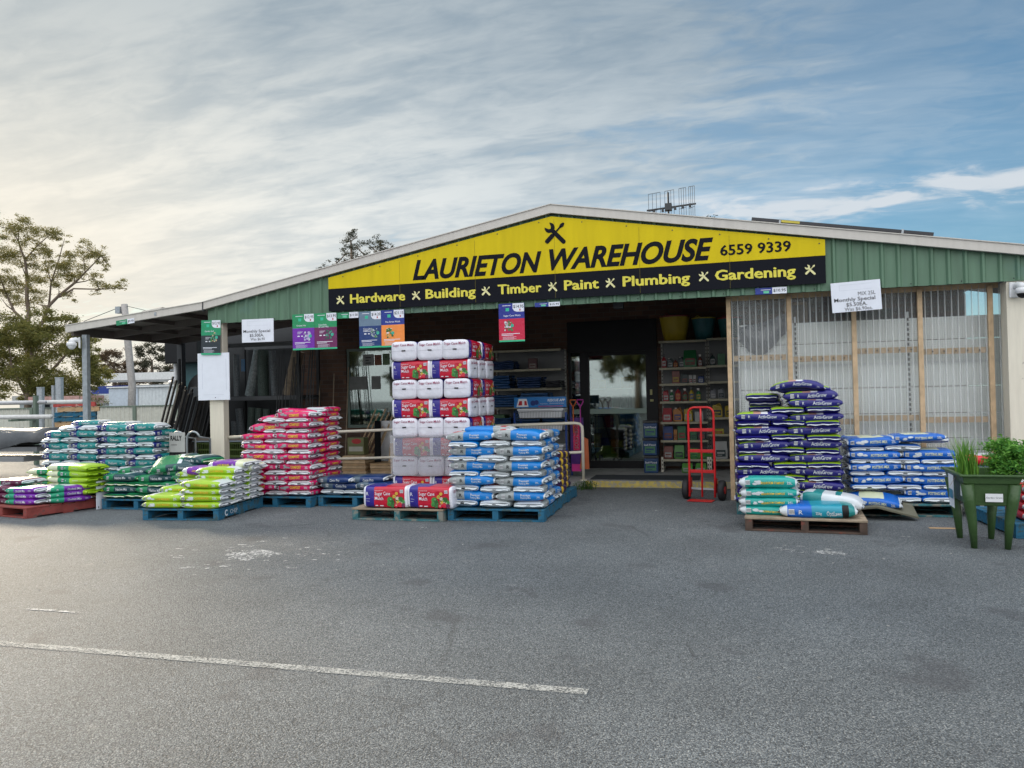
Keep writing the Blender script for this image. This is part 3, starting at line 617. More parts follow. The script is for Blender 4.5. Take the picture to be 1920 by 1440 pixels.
# kind: dims L,W,H; front colour bands (u limit, colour); top bands; end colour; texts (string, u0, u1, cap, zoff, colour, bold)
KIND = {
 'opti': dict(d=(.525, .39, .098), f=[(-.40, 'navy'), (1, 'teal')], t=[(-.3, 'white'), (.3, 'teal'), (1, 'white')], e='white', x=[('R', -.52, -.42, .022, 0, 'white', 0), ('OptiLawn', -.18, .42, .030, .002, 'white', .01), ('25kg', .62, .76, .014, 0, 'white', 0)], bar=-.68),
 'lime50': dict(d=(.78, .42, .088), f=[(-.38, 'ltcream'), (.18, 'green'), (1, 'lime')], t=[(-.2, 'white'), (.25, 'green'), (1, 'lime')], e='lime', x=[('R', .0, .05, .02, 0, 'white', 0), ('Premium', .34, .62, .018, .004, 'ltcream', 0)], bar=-.14),
 'lime': dict(d=(.56, .40, .088), f=[(1, 'lime')], t=[(-.5, 'white'), (.5, 'lime'), (1, 'white')], e='white', x=[('COW MANURE', -.25, .45, .026, 0, 'yellow', .02), ('25L', .62, .80, .026, 0, 'white', .02)], bar=-.80, blob=('white', -.52)),
 'sheep': dict(d=(.57, .40, .10), f=[(-.72, 'white'), (.55, 'purple'), (1, 'ltcream')], t=[(-.4, 'purple'), (.3, 'purple'), (1, 'ltcream')], e='white', x=[('SHEEP MANURE', -.45, .20, .022, .004, 'yellow', .02), ('25L', .32, .46, .024, 0, 'white', .02)], bar=None),
 'orchid': dict(d=(.57, .42, .082), f=[(-.35, 'mgreen'), (1, 'purple')], t=[(-.2, 'mgreen'), (.3, 'white'), (1, 'purple')], e='white', x=[('R', -.7, -.6, .022, 0, 'white', 0), ('Orchid Mix', -.2, .45, .028, 0, 'white', .01), ('25L', .65, .80, .016, 0, 'white', 0)], bar=None),
 'cacti': dict(d=(.57, .42, .082), f=[(-.35, 'green'), (1, 'maroon')], t=[(-.2, 'mgreen'), (.3, 'white'), (1, 'maroon')], e='white', x=[('Cacti', -.2, .30, .030, 0, 'white', .01), ('25L', .65, .80, .016, 0, 'white', 0)], bar=-.65),
 'native': dict(d=(.58, .42, .088), f=[(-.30, 'bgreen'), (1, 'dteal')], t=[(.2, 'bgreen'), (.4, 'white'), (1, 'dteal')], e='bgreen', seam='ltcream', x=[('Native Mix', -.18, .45, .030, 0, 'white', .015), ('25L', .62, .80, .018, 0, 'white', 0)], bar=-.62),
 'pink': dict(d=(.56, .38, .079), f=[(1, 'pink')], t=[(-.55, 'white'), (.4, 'pink'), (1, 'white')], e='white', x=[('COMPOST', -.15, .45, .030, 0, 'yellow', .035), ('25L', .66, .84, .024, 0, 'white', .02)], bar=-.84, blob=('grey', -.48)),
 'coco': dict(d=(.56, .40, .09), f=[(-.3, 'slate'), (1, 'coco')], t=[(-.3, 'slate'), (1, 'coco')], e='white', x=[('Coco Pro', -.12, .45, .032, 0, 'white', .01)], bar=-.6),
 'prem': dict(d=(.60, .40, .098), f=[(-.25, 'grey'), (1, 'blue')], t=[(-.75, 'white'), (-.5, 'redfilm'), (-.2, 'white'), (1, 'blue')], e='white', x=[('R', -.46, -.34, .030, 0, 'black', 0), ('Premium', .02, .42, .020, .014, 'white', .01), ('Potting Mix', .02, .44, .018, -.014, 'white', 0), ('25L', .68, .82, .016, -.008, 'white', 0)], bar=-.68),
 'veg': dict(d=(.58, .40, .10), f=[(-.2, 'dkviolet'), (.2, 'yellow'), (1, 'dkviolet')], t=[(-.2, 'dkviolet'), (.1, 'lime'), (1, 'dkviolet')], e='dkviolet', x=[], bar=None),
 'activ': dict(d=(.60, .40, .090), f=[(1, 'violet')], t=[(-.3, 'lime'), (.0, 'skin'), (.25, 'white2'), (1, 'violet')], e='violet', x=[('R', -.50, -.42, .028, 0, 'white', 0), ('ActivGrow', -.12, .58, .034, .002, 'white', .006), ('25L', .78, .88, .012, -.01, 'white', 0)], bar=-.68, seam='white', tw=.52),
 'mush': dict(d=(.60, .42, .105), f=[(-.80, 'white'), (.93, 'aqua'), (1, 'white')], t=[(-.7, 'white'), (.6, 'aqua'), (1, 'white')], e='white', x=[('MUSHROOM COMPOST', -.25, .55, .020, -.004, 'yellow', .03), ('25L', .64, .82, .020, -.004, 'white', .02)], bar=-.70, blob=('white', -.42)),
 'bigopti': dict(d=(.76, .48, .128), f=[(-.80, 'white'), (-.16, 'pblue'), (.62, 'aqua2'), (.78, 'black'), (1, 'teal')], t=[(-.2, 'pblue'), (.6, 'aqua2'), (1, 'teal')], e='white', x=[('R', -.50, -.40, .040, .0, 'white', 0), ('25kg', -.06, .10, .026, -.012, 'white', .01), ('OptiLawn', .22, .60, .040, -.012, 'white', .01)], bar=-.68),
 'pot': dict(d=(.58, .40, .084), f=[(1, 'pblue')], t=[(-.5, 'pblue'), (.4, 'ltcream'), (1, 'pblue')], e='white', x=[('POTTING MIX', -.15, .48, .026, 0, 'ltcream', .03), ('25L', .64, .82, .026, 0, 'white', .02)], bar=-.80, blob=('white', -.48)),
 'redbag': dict(d=(.58, .40, .10), f=[(1, 'redfilm')], t=[(-.5, 'redfilm'), (.4, 'white'), (1, 'redfilm')], e='white', x=[], bar=None),
 'crumple': dict(d=(.62, .40, .13), f=[(-.3, 'teal'), (1, 'white')], t=[(-.6, 'white'), (-.3, 'teal'), (.1, 'white'), (.3, 'teal'), (1, 'white')], e='white', x=[], bar=None),
}
BM = {}
def bagmesh(kind, seed, bend=0.0):
    key = (kind, seed, bend)
    if key in BM: return BM[key]
    K = KIND[kind]; L, W, H = K['d']; mats = []; b = MB()
    def mi(c):
        if c not in mats: mats.append(c)
        return mats.index(c)
    us = [-1, -.975, -.94, -.88, -.8, -.68, -.52, -.36, -.2, 0, .2, .36, .52, .68, .8, .88, .94, .975, 1]
    lims = sorted({l for l, _ in K['f']}|{l for l, _ in K['t']}); us = sorted(set(us)|{l for l in lims if abs(l) < 1})
    us = [u for i, u in enumerate(us) if i == 0 or u-us[i-1] > .012 or u in lims or u == 1]
    nr = 24; off = Vector((seed*7.3, seed*3.1, hash_(kind)*1.7)); amp = .011 if kind in ('crumple',) else .0072
    def hh(u): return H/2*1.17*(1-.66*abs(u)**7)
    def ww(u): return W/2*(1-.10*abs(u)**7)
    def disp(p):
        q = noise.noise_vector(p*9+off)*amp+noise.noise_vector(p*26+off)*amp*(.45)
        q.z *= .7; p = p+q
        return Vector((p.x, p.y, p.z+H/2-bend*(p.x/(L/2))**2-.006*math.cos(p.x*5+seed)))
    rings = []
    for u in us:
        r_ = []
        for k in range(nr):
            a = 2*PI*k/nr; y = ww(u)*spow(math.cos(a), .42); z = hh(u)*spow(math.sin(a), .62)
            r_.append((y, z))
        rings.append(r_)
    for u, rg in zip(us, rings):
        for y, z in rg: b.v.append(tuple(disp(Vector((u*L/2, y, z)))))
    ci = {}
    for i in range(len(us)-1):
        um = (us[i]+us[i+1])/2
        for k in range(nr):
            am = 2*PI*(k+.5)/nr; k2 = (k+1) % nr; cy = math.cos(am); sz = math.sin(am)
            if abs(um) > .95: c = K['e']
            elif sz > K.get('tw', .88): c = next(cc for l, cc in K['t'] if um <= l)
            elif sz < -.95: c = K['e']
            else: c = next(cc for l, cc in K['f'] if um <= l)
            b.f.append((i*nr+k, (i+1)*nr+k, (i+1)*nr+k2, i*nr+k2)); b.m.append(mi(c))
    for i, fl in ((0, 1), (len(us)-1, 0)):
        f = [i*nr+k for k in range(nr)]; b.f.append(tuple(f) if not fl else tuple(reversed(f))); b.m.append(mi(K['e']))
    # crimped end flaps
    for s, i in ((-1, 0), (1, len(us)-1)):
        base = len(b.v); nf = 12
        for j in range(nf+1):
            y = -ww(1)*.97+2*ww(1)*.97*j/nf
            tb = .004 if K.get('seam') else .012
            for q, (dx, t) in enumerate(((-.012, tb), (-.012, -tb), (.020, .002), (.020, -.002))):
                p = disp(Vector((s*(L/2+dx), y, t))); p.z += (.005*math.sin(j*1.3+seed*2)-.008)*(q > 1); b.v.append(tuple(p))
        for j in range(nf):
            o = base+j*4
            for f in ((o, o+4, o+6, o+2), (o+1, o+3, o+7, o+5), (o+2, o+6, o+7, o+3)): b.f.append(f); b.m.append(mi(K.get('seam', K['e'])))
        p = disp(Vector((s*(L/2+.012), 0, 0)))
        b.box(p.x-.006, p.x+.012, -.022, .022, p.z-.008, p.z+.004, mi('black' if not K.get('seam') else 'white'))
    ns = len(b.f)
    def yf(x, z, gap=.0045):
        u = x/(L/2); s_ = min(.97, abs(z/hh(u)))**(1/.62)
        return -(ww(u)*(math.sqrt(max(0, 1-s_*s_)))**.42)-gap
    def put(vs, fs, c, gap=.0045, lay=0): b.add([disp(Vector((x, yf(x, z, gap+(.0004*(i//lay) if lay else 0)), z))) for i, (x, z) in enumerate(vs)], fs, mi(c))
    for st, u0, u1, cap, zo, c, bo in K['x']:
        vs, fs, wd, ch = txt(st, bo+.008, 0); x0, x1 = u0*L/2, u1*L/2; kk = cap*1.12/ch
        put([(x0+vx*(x1-x0)/wd, (vz-ch/2)*kk+zo) for vx, vz in vs], fs, c, .0045, len(vs)//3 if bo+.008 > .012 else 0)
    if K.get('bar') is not None:
        x0 = K['bar']*L/2; s_ = H*.26
        put([(x0-s_, -s_*.8), (x0+s_*.8, -s_*.8), (x0+s_*.8, s_*.9), (x0-s_, s_*.9)], [(0, 1, 2, 3)], 'white2')
        for j in range(5): xx = x0-s_*.8+j*s_*.34; put([(xx, -s_*.6), (xx+s_*.14, -s_*.6), (xx+s_*.14, s_*.65), (xx, s_*.65)], [(0, 1, 2, 3)], 'black', .006)
    if K.get('blob'):
        c, u0 = K['blob']; r_ = random.Random(seed+3)
        for j in range(6):
            x0 = u0*L/2+r_.uniform(-.03, .05); z0 = r_.uniform(-.016, .016); q = r_.uniform(.010, .022)
            put([(x0+q*1.6*math.cos(t*PI/4), z0+q*.7*math.sin(t*PI/4)) for t in range(8)], [tuple(range(8))], c, .004+.0004*j)
    me = bpy.data.meshes.new('soil_bag'); me.from_pydata(b.v, [], b.f)
    for c in mats: me.materials.append(plastic(c, C_[c]) if c != 'black' else M_black)
    me.polygons.foreach_set('material_index', b.m); me.polygons.foreach_set('use_smooth', [i < ns for i in range(len(b.f))]); me.update()
    BM[key] = me; return me
def hash_(s): return sum(ord(c)*(i+1) for i, c in enumerate(s)) % 17
DESC = {'opti': 'teal lawn soil bag', 'lime50': 'long green lime bag', 'lime': 'lime green manure bag', 'sheep': 'purple manure bag', 'orchid': 'purple orchid mix bag', 'cacti': 'maroon cacti mix bag',
        'native': 'green native mix bag', 'pink': 'pink compost bag', 'coco': 'navy coco bag', 'prem': 'blue and grey bag', 'veg': 'dark violet soil bag', 'activ': 'deep blue potting bag', 'mush': 'aqua mushroom compost bag',
        'bigopti': 'blue and aqua lawn soil bag', 'pot': 'potting mix bag', 'redbag': 'red soil bag', 'crumple': 'crumpled white and teal bag'}
NB = [0]
def bag(kind, x, y, z, rz=0, label='', group=None, tilt=(0, 0), sc=1, seed=None, bend=0.0, sz=1):
    NB[0] += 1; sdv = seed if seed is not None else rnd.randrange(6)
    o = bpy.data.objects.new('soil_bag', bagmesh(kind, sdv, bend)); COL.objects.link(o)
    o.location = (x, y, z); o.rotation_euler = (tilt[0], tilt[1], rz); o.scale = (sc, sc, sz)
    return tag(o, DESC[kind]+' '+label, 'soil bag', group)
def stack(kind, x0, y0, span, n, lh, start, place, group, rz=0, z0=.150, right=True, cols=2, top_full=True, skip=None, botdesc='layer up', jitter=.019, lean=0, kinds=None, order=None):
    """interlocked layers; start 'E' = three short ends to the front in the bottom layer, else two long sides"""
    L, W, H = KIND[kind]['d']; ca, sa = math.cos(rz), math.sin(rz)
    for k in range(n):
        typ = start if k % 2 == 0 else ('L' if start == 'E' else 'E'); z = z0+k*lh; last = k == n-1; items = []
        if typ == 'L':
            for j in range(2): items.append((span*(.25+.5*j), W/2, 0, ['front left', 'front right'][j]))
            for j in range(3):
                if (j == 2 and right) or (last and top_full): items.append((span*(1/6+j/3), W+L/2-.01, PI/2, ['rear left', 'rear middle', 'rear right'][j]))
        else:
            for j in range(3): items.append((span*(1/6+j/3), L/2, PI/2 if j == 2 else -PI/2 if j == 0 else PI/2, ['front left', 'front middle', 'front right'][j]))
            for j in range(2):
                if (j == 1 and right) or (last and top_full): items.append((span*(.25+.5*j), L+W/2-.01, 0, ['rear left', 'rear right'][j]))
        for (lx, ly, r, nm) in items:
            if skip and skip(k, nm, typ): continue
            lx += rnd.uniform(-jitter, jitter); ly += rnd.uniform(-jitter, jitter)+lean*k
            kd = kinds(k, nm) if kinds else kind
            wx, wy = x0+lx*ca-ly*sa, y0+lx*sa+ly*ca
            bag(kd, wx, wy, z+rnd.uniform(-.002, .004), rz+r+rnd.uniform(-.045, .045), f'{nm}, {ordn(k)} layer up in {place}' if k else f'{nm}, bottom layer of {place}', group, tilt=(rnd.uniform(-.018, .018), rnd.uniform(-.018, .018)), sz=rnd.uniform(1.04, 1.16) if abs(r) < 1 else rnd.uniform(.88, 1.0))

def pallet(x, y, rz, m, label, wd=1.165, dp=1.165, text=None, group='wooden pallets standing on the asphalt', side=None, z=0, cat='pallet', name='pallet'):
    t = empty(name, (x, y, z), rz, label, cat, group)
    b = MB(); nb = 7; gap = .022; bw = (dp-gap*(nb-1))/nb
    for i in range(nb): b.box(-.004, wd+.004, i*(bw+gap)-.003*(i == 0), i*(bw+gap)+bw, .126+.0015*(i % 2), .147+.001*(i % 3))
    b.build('deck_boards', m if not isinstance(m, tuple) else m[1], t, bevel=.003)
    m0 = m if not isinstance(m, tuple) else m[0]
    for xs in (0, wd/2-.0375, wd-.075):
        q = MB(); q.box(xs, xs+.075, .002, dp-.002, .020, .1255)
        q.build('stringer', m0, t, bevel=.004)
    b = MB()
    for i in (0, 2.9, 5.8): b.box(.0, wd, i*(bw+gap)*1.03+.003*(i == 0), i*(bw+gap)*1.03+bw, .001, .0195)
    b.build('base_boards', m0, t, bevel=.003)
    if text:
        q = MB(); q.text(text, 0, None, 0, .052, 0, 0, .03, .1, 'l'); 
        vs = [Vector((wd+.002, .28+v[0], .048+v[2])) for v in q.v]; q.v = [tuple(v) for v in vs]
        d = [(wd+.002, .19+.042*math.cos(R(40+i*280/10)), .074+.042*math.sin(R(40+i*280/10))) for i in range(11)]; e = [(wd+.002, .19+.022*math.cos(R(320-i*280/10)), .074+.022*math.sin(R(320-i*280/10))) for i in range(11)]
        base = len(q.v); q.v += d+e
        for i in range(10): q.f.append((base+i, base+i+1, base+20-i, base+21-i)); q.m.append(0)
        q.build('stencilled_lettering', mat('stencil_white', (.6, .65, .68), .7), t)
    return t
pallet(-3.29, 8.80, R(1.5), M_bluepal, 'blue pallet under the stack of blue and grey bags', 1.2)
pallet(-3.30, 9.985, 0, M_bluepal, 'blue pallet directly behind the blue and grey bags, under dark violet bags')
pallet(-4.515, 8.70, R(0), (M_bluepal2, M_wood2), 'worn blue-green pallet with bare grey deck boards under two loose bales', 1.2)
pallet(-4.52, 9.89, 0, M_bluepal2, 'blue-green pallet hidden under the tall tower of bales')
pallet(-7.27, 8.27, R(6), M_bluepal, 'blue pallet with stencilled side under the lime green and purple bags', 1.06, 1.165, text='CHEP')
pallet(-10.15, 8.37, R(-11.5), M_redpal, 'faded red pallet at the far left front')
pallet(-8.66, 9.06, R(0), M_bluepal, 'blue pallet under the dark green native mix bags', 1.165)
pallet(-6.73, 9.56, R(0), M_bluepal, 'blue pallet under the stack of pink compost bags', 1.13)
pallet(-5.57, 9.72, R(0), M_bluepal, 'blue pallet with low navy bags right of the pink stack', 1.13)
pallet(.17, 8.62, R(-4), (mat('dark_old_timber', (.085, .055, .04), .85, .3, 9, .3, 40, col2=(.16, .05, .035), c2s=6), M_wood2), 'old bare timber pallet at the front right under the aqua bags', 1.2, 1.0)
pallet(1.40, 9.80, 0, M_bluepal2, 'dark blue pallet under the bright blue potting mix stack')
pallet(.10, 9.72, 0, M_bluepal2, 'pallet hidden behind the timber one, under the deep blue bags', 1.2, 1.0)
pallet(-10.78, 10.02, 0, M_bluepal, 'blue pallet under the left half of the teal lawn soil bags')
pallet(-9.60, 10.04, 0, M_bluepal, 'blue pallet under the right half of the teal lawn soil bags', 1.03, .56)
pallet(2.70, 8.55, R(3), M_bluepal, 'bright blue pallet at the right edge behind the planter', 1.165, 1.165)

# stacks
G = 'teal lawn soil bags in the corner stack'
stack('opti', -10.74, 10.0, 1.10, 11, .092, 'E', 'left teal stack', G, rz=0, top_full=True, skip=lambda k, nm, typ: k == 10 and nm == 'front left')
stack('opti', -9.63, 10.02, 1.06, 11, .092, 'L', 'right teal stack', G, rz=0, top_full=False, right=False)
bag('opti', -10.0, 10.30, 1.165, R(4), 'lying on top across both teal stacks', G, seed=1, sz=.8)
bag('opti', -9.40, 10.30, 1.155, R(-6), 'lying flat on top of the right teal stack near its rear', G, seed=2, sz=.6)
G = 'compost bags stacked on the pink pallet'
def pskip(k, nm, typ): return k >= 12 and 'left' in nm or (k >= 13 and nm == 'front left')
stack('pink', -6.73, 9.58, 1.12, 16, .0735, 'E', 'the pink stack', G, skip=pskip)
bag('pink', -6.32, 9.80, 1.055, R(8), 'bulging on the front left shoulder of the pink stack', G, seed=2, sz=1.5)
bag('pink', -5.93, 9.86, 1.285, R(24), 'slumped on top at the right of the pink stack', G, seed=1, sz=1.15, tilt=(0, .10))
bag('pink', -6.28, 9.95, 1.225, R(14), 'topmost one with a white underside at the middle of the pink stack', G, seed=3, sz=.85, tilt=(0, -.10))
bag('pink', -5.80, 10.3, 1.31, R(95), 'lying rearmost on the very top of the pink stack', G, seed=0)
G = 'blue and grey bags stacked on the middle pallet'
stack('prem', -3.31, 8.86, 1.21, 10, .0905, 'E', 'the blue and grey stack', G)
bag('prem', -2.84, 9.17, 1.052, R(186), 'lying alone on the top centre of the blue and grey stack', G, seed=1, sz=.75)
G = 'violet bags stacked behind the blue and grey ones'
for k in range(6):
    bag('veg', -2.37, 10.32+.0*(k % 2), .15+k*.095, PI/2+rnd.uniform(-.05, .05), f'front one, {ordn(k)} layer up in the violet stack', G, tilt=(0, .0))
    bag('veg', -2.42, 10.88, .15+k*.085, PI/2+rnd.uniform(-.05, .05), f'rear one, {ordn(k)} layer up in the violet stack', G)
G = 'deep blue bags stacked before the clear wall'
def askip(k, nm, typ): return k >= 13 and ('left' in nm) or k >= 15 and nm == 'front middle'
stack('activ', .11, 9.66, 1.20, 15, .0815, 'L', 'the deep blue stack', G, skip=askip, top_full=False, right=False)
bag('activ', .98, 9.88, 1.375, R(-3), 'with a lime top near the summit of its stack', G, seed=1, sz=1.15)
bag('activ', .92, 10.0, 1.455, R(176), 'showing its white seam just under the topmost bag', G, seed=3, sz=.9)
bag('activ', .84, 9.88, 1.52, R(-8), 'topmost of all, bent over the summit of its stack', G, seed=2, bend=.05)
for k in range(2): bag('activ', .50, 10.30, 1.215+.08*k, R(84), ['lower', 'upper'][k]+' rear one behind the summit of its stack', G)
bag('activ', .46, 10.20, 1.37, R(84), 'poking out at the upper left, level with the summit', G, seed=0)
G = 'bright blue potting mix bags by the clear wall'
def tskip(k, nm, typ): return (k >= 8 and nm == 'front right') or (k <= 1 and nm == 'front left')
stack('pot', 1.40, 9.86, 1.165, 10, .0735, 'E', 'the potting mix stack', G, skip=tskip, top_full=True, right=False)
bag('pot', 2.15, 10.05, .872, R(2), 'lying on top right of the potting mix stack', G, seed=1, sz=.9)
bag('pot', 1.62, 9.76, .17, R(-8), 'slipping forward at the lower left of the potting mix stack', G, seed=2, tilt=(R(8), R(3)), bend=.03)
MB().add([(1.30, 9.50, .12), (1.62, 9.47, .16), (2.05, 9.50, .045), (2.06, 9.9, .155), (1.62, 9.9, .19), (1.30, 9.9, .155),
          (1.30, 9.50, .10), (1.62, 9.47, .14), (2.05, 9.50, .025), (2.06, 9.9, .135), (1.62, 9.9, .17), (1.30, 9.9, .135)],
         [(0, 1, 4, 5), (1, 2, 3, 4), (6, 11, 10, 7), (7, 10, 9, 8), (0, 6, 7, 1), (1, 7, 8, 2), (2, 8, 9, 3), (5, 4, 10, 11), (0, 5, 11, 6)]).build('slip_sheet', mat('card_brown', (.13, .125, .085), .7), label='bent brown slip sheet sagging from under the lower left potting mix bag', cat='slip sheet')
# timber pallet load
G = 'bags on the old timber pallet'
for k in range(4):
    bag('mush', .44+rnd.uniform(-.01, .01), 8.96, .150+k*.092, R(-3)+rnd.uniform(-.03, .03), ['at the bottom of its short stack', 'second from the bottom of its short stack', 'third from the bottom of its short stack', 'on top of its short stack, face up'][k], G, seed=k, sz=1.08 if k == 3 else .95, tilt=(R(-4) if k == 3 else 0, 0))
bag('bigopti', .92, 8.86, .149, R(-3), 'with a black band, front of the timber pallet', G, seed=1)
bag('crumple', 1.10, 9.16, .20, R(-12), 'slumped behind the blue and aqua bag', G, seed=2, tilt=(0, R(8)), sz=1.1)
q = MB().box(-.012, 0, 0, .62, 0, .40, 0)
for yy, zz_ in ((.03, .03), (.03, .37), (.59, .03), (.59, .37)): q.box(.0, .003, yy-.008, yy+.008, zz_-.008, zz_+.008, 1)
q.build('side_board', [M_paper, M_dark], label='pale grey side board standing at the left end of the native mix pallet', cat='board', loc=(-8.71, 9.02, 0))
# low coco pallet
G = 'navy bags on the low pallet'
stack('coco', -5.57, 9.76, 1.13, 2, .085, 'E', 'the low navy load', G)
bag('coco', -4.88, 9.98, .325, R(3), 'on top at the right of the low navy load', G, seed=1)
bag('coco', -5.32, 9.90, .32, R(-6), 'on top at the left of the low navy load', G, seed=2)
# native mix pallet
G = 'dark green native mix bags'
stack('native', -8.66, 9.08, 1.165, 4, .080, 'E', 'the native mix stack', G)
for i, (x, y, z, a, l) in enumerate([(-7.85, 9.5, .47, -8, 'on the fifth layer at the right of its stack'), (-7.40, 9.45, .40, 85, 'leaning off the right side of its stack'), (-8.35, 9.55, .47, 6, 'on the fifth layer at the left rear of its stack'),
        (-8.0, 9.85, .55, -14, 'flat at the rear top of its stack')]):
    bag('native', x, y, z, R(a), l, G, seed=i % 4)
for k in range(6):
    bag('native', -7.42+rnd.uniform(-.03, .03), 9.36+rnd.uniform(-.03, .03), .15+.078*k, R(12+rnd.uniform(-8, 8)), ['bottom', 'second up', 'third up', 'fourth up', 'fifth up', 'sixth up'][k]+' in the taller right-hand heap by the cream post', G, tilt=(R(rnd.uniform(-2, 3)), R(rnd.uniform(-4, 4))))
    if k < 5: bag('native', -7.02+rnd.uniform(-.03, .03), 9.50, .15+.08*k, R(80+rnd.uniform(-9, 9)), ['bottom', 'second up', 'third up', 'fourth up', 'fifth up'][k]+' end-on against the cream post', G)
bag('native', -7.30, 9.45, .62, R(-14), 'topmost at the right, dark end towards the cream post', G, seed=3, sz=1.25)
bag('native', -7.58, 9.30, .60, R(24), 'slumped over the heap with its bright green face showing', G, seed=2, sz=1.1, tilt=(R(20), R(-4)))

# stencilled pallet load: lime bags in front, purple ones behind
G = 'lime green and purple bags on the stencilled pallet'
a6 = R(6)
def onp(px, py, rz, lx, ly): return px+lx*math.cos(rz)-ly*math.sin(rz), py+lx*math.sin(rz)+ly*math.cos(rz)
for c, (lx, n) in enumerate(((.26, 2), (.80, 4))):
    for k in range(n):
        x, y = onp(-7.27, 8.27, a6, lx, .20); bag('lime', x, y, .15+k*.084, a6+rnd.uniform(-.03, .03), f'in the front {["left", "right"][c]} column, {["bottom", "second up", "third up", "top"][k]}', G)
for row, (ly, n) in enumerate(((.56, 6), (.93, 5))):
    for c, lx in enumerate((.26, .80)):
        for k in range(n):
            if c == 0 and row == 0 and k > 2: continue
            x, y = onp(-7.27, 8.27, a6, lx+.01*row, ly); bag('lime', x, y, .15+k*.078, a6+rnd.uniform(-.04, .04), f'in the {["middle", "rear"][row]} {["left", "right"][c]} column, {["bottom", "second up", "third up", "fourth up", "fifth up", "sixth up"][k]}', G)
for i, (lx, ly, z, a) in enumerate(((.52, .70, .53, 4), (.84, .80, .60, 0), (.80, .78, .50, 90) if False else (.86, .95, .54, 2))):
    x, y = onp(-7.27, 8.27, a6, lx, ly); bag('sheep', x, y, z, R(a), ['lowest of the three, to the left', 'topmost, lying over the others', 'under the topmost one at the rear'][i], G, seed=i)
# red pallet load
G = 'mixed bags on the red pallet'
a7 = R(-11.5); O7 = (-10.15, 8.37)
def red(kind, lx, ly, z, rz, label, **k):
    x, y = onp(*O7, a7, lx, ly); bag(kind, x, y, z, a7+R(rz), label, G, **k)
for k in range(5): red('lime50', .90, .90, .22+k*.084, 6+rnd.uniform(-2, 2), 'in the tall right column, '+['bottom', 'second up', 'third up', 'fourth up', 'top'][k])
for k in range(3): red('lime50', .22, 1.02, .30+k*.086, 4+rnd.uniform(-2, 2), 'in the low left column, '+['bottom', 'second up', 'top'][k])
for k in range(3):
    red('orchid', .78, .32, .15+k*.078, 8+rnd.uniform(-3, 3), 'in the middle of the red pallet front, '+['bottom', 'second up', 'third up'][k])
    if k < 3: red('orchid', 1.02, .62, .15+k*.072, 82, 'end-on at the right edge of the red pallet, '+['bottom', 'second up', 'top'][k])
    red('cacti', .22, .30, .15+k*.08, 5+rnd.uniform(-3, 3), 'at the front left of the red pallet, '+['bottom', 'second up', 'third up'][k])
red('cacti', .30, .42, .39, 10, 'lying on the top left of the red pallet load', seed=1)
# right edge pallet
G = 'bags on the pallet at the right edge'
for k in range(4): bag('redbag', 3.0, 8.95, .15+k*.09, R(88), ['at the bottom of the pile behind the planter', 'second up behind the planter', 'third up behind the planter', 'on top of the pile behind the planter'][k], G)
bag('redbag', 2.90, 10.1, .60, R(5), 'showing between the potting mix stack and the green planter', None, seed=1)
for k in range(5): bag('coco', 2.95, 10.1, .10+k*.1, R(3), ['under the lone red bag, bottom', 'under the lone red bag, second up', 'under the lone red bag, third up', 'under the lone red bag, fourth up', 'directly under the lone red bag'][k], 'navy bags beside the potting mix stack')

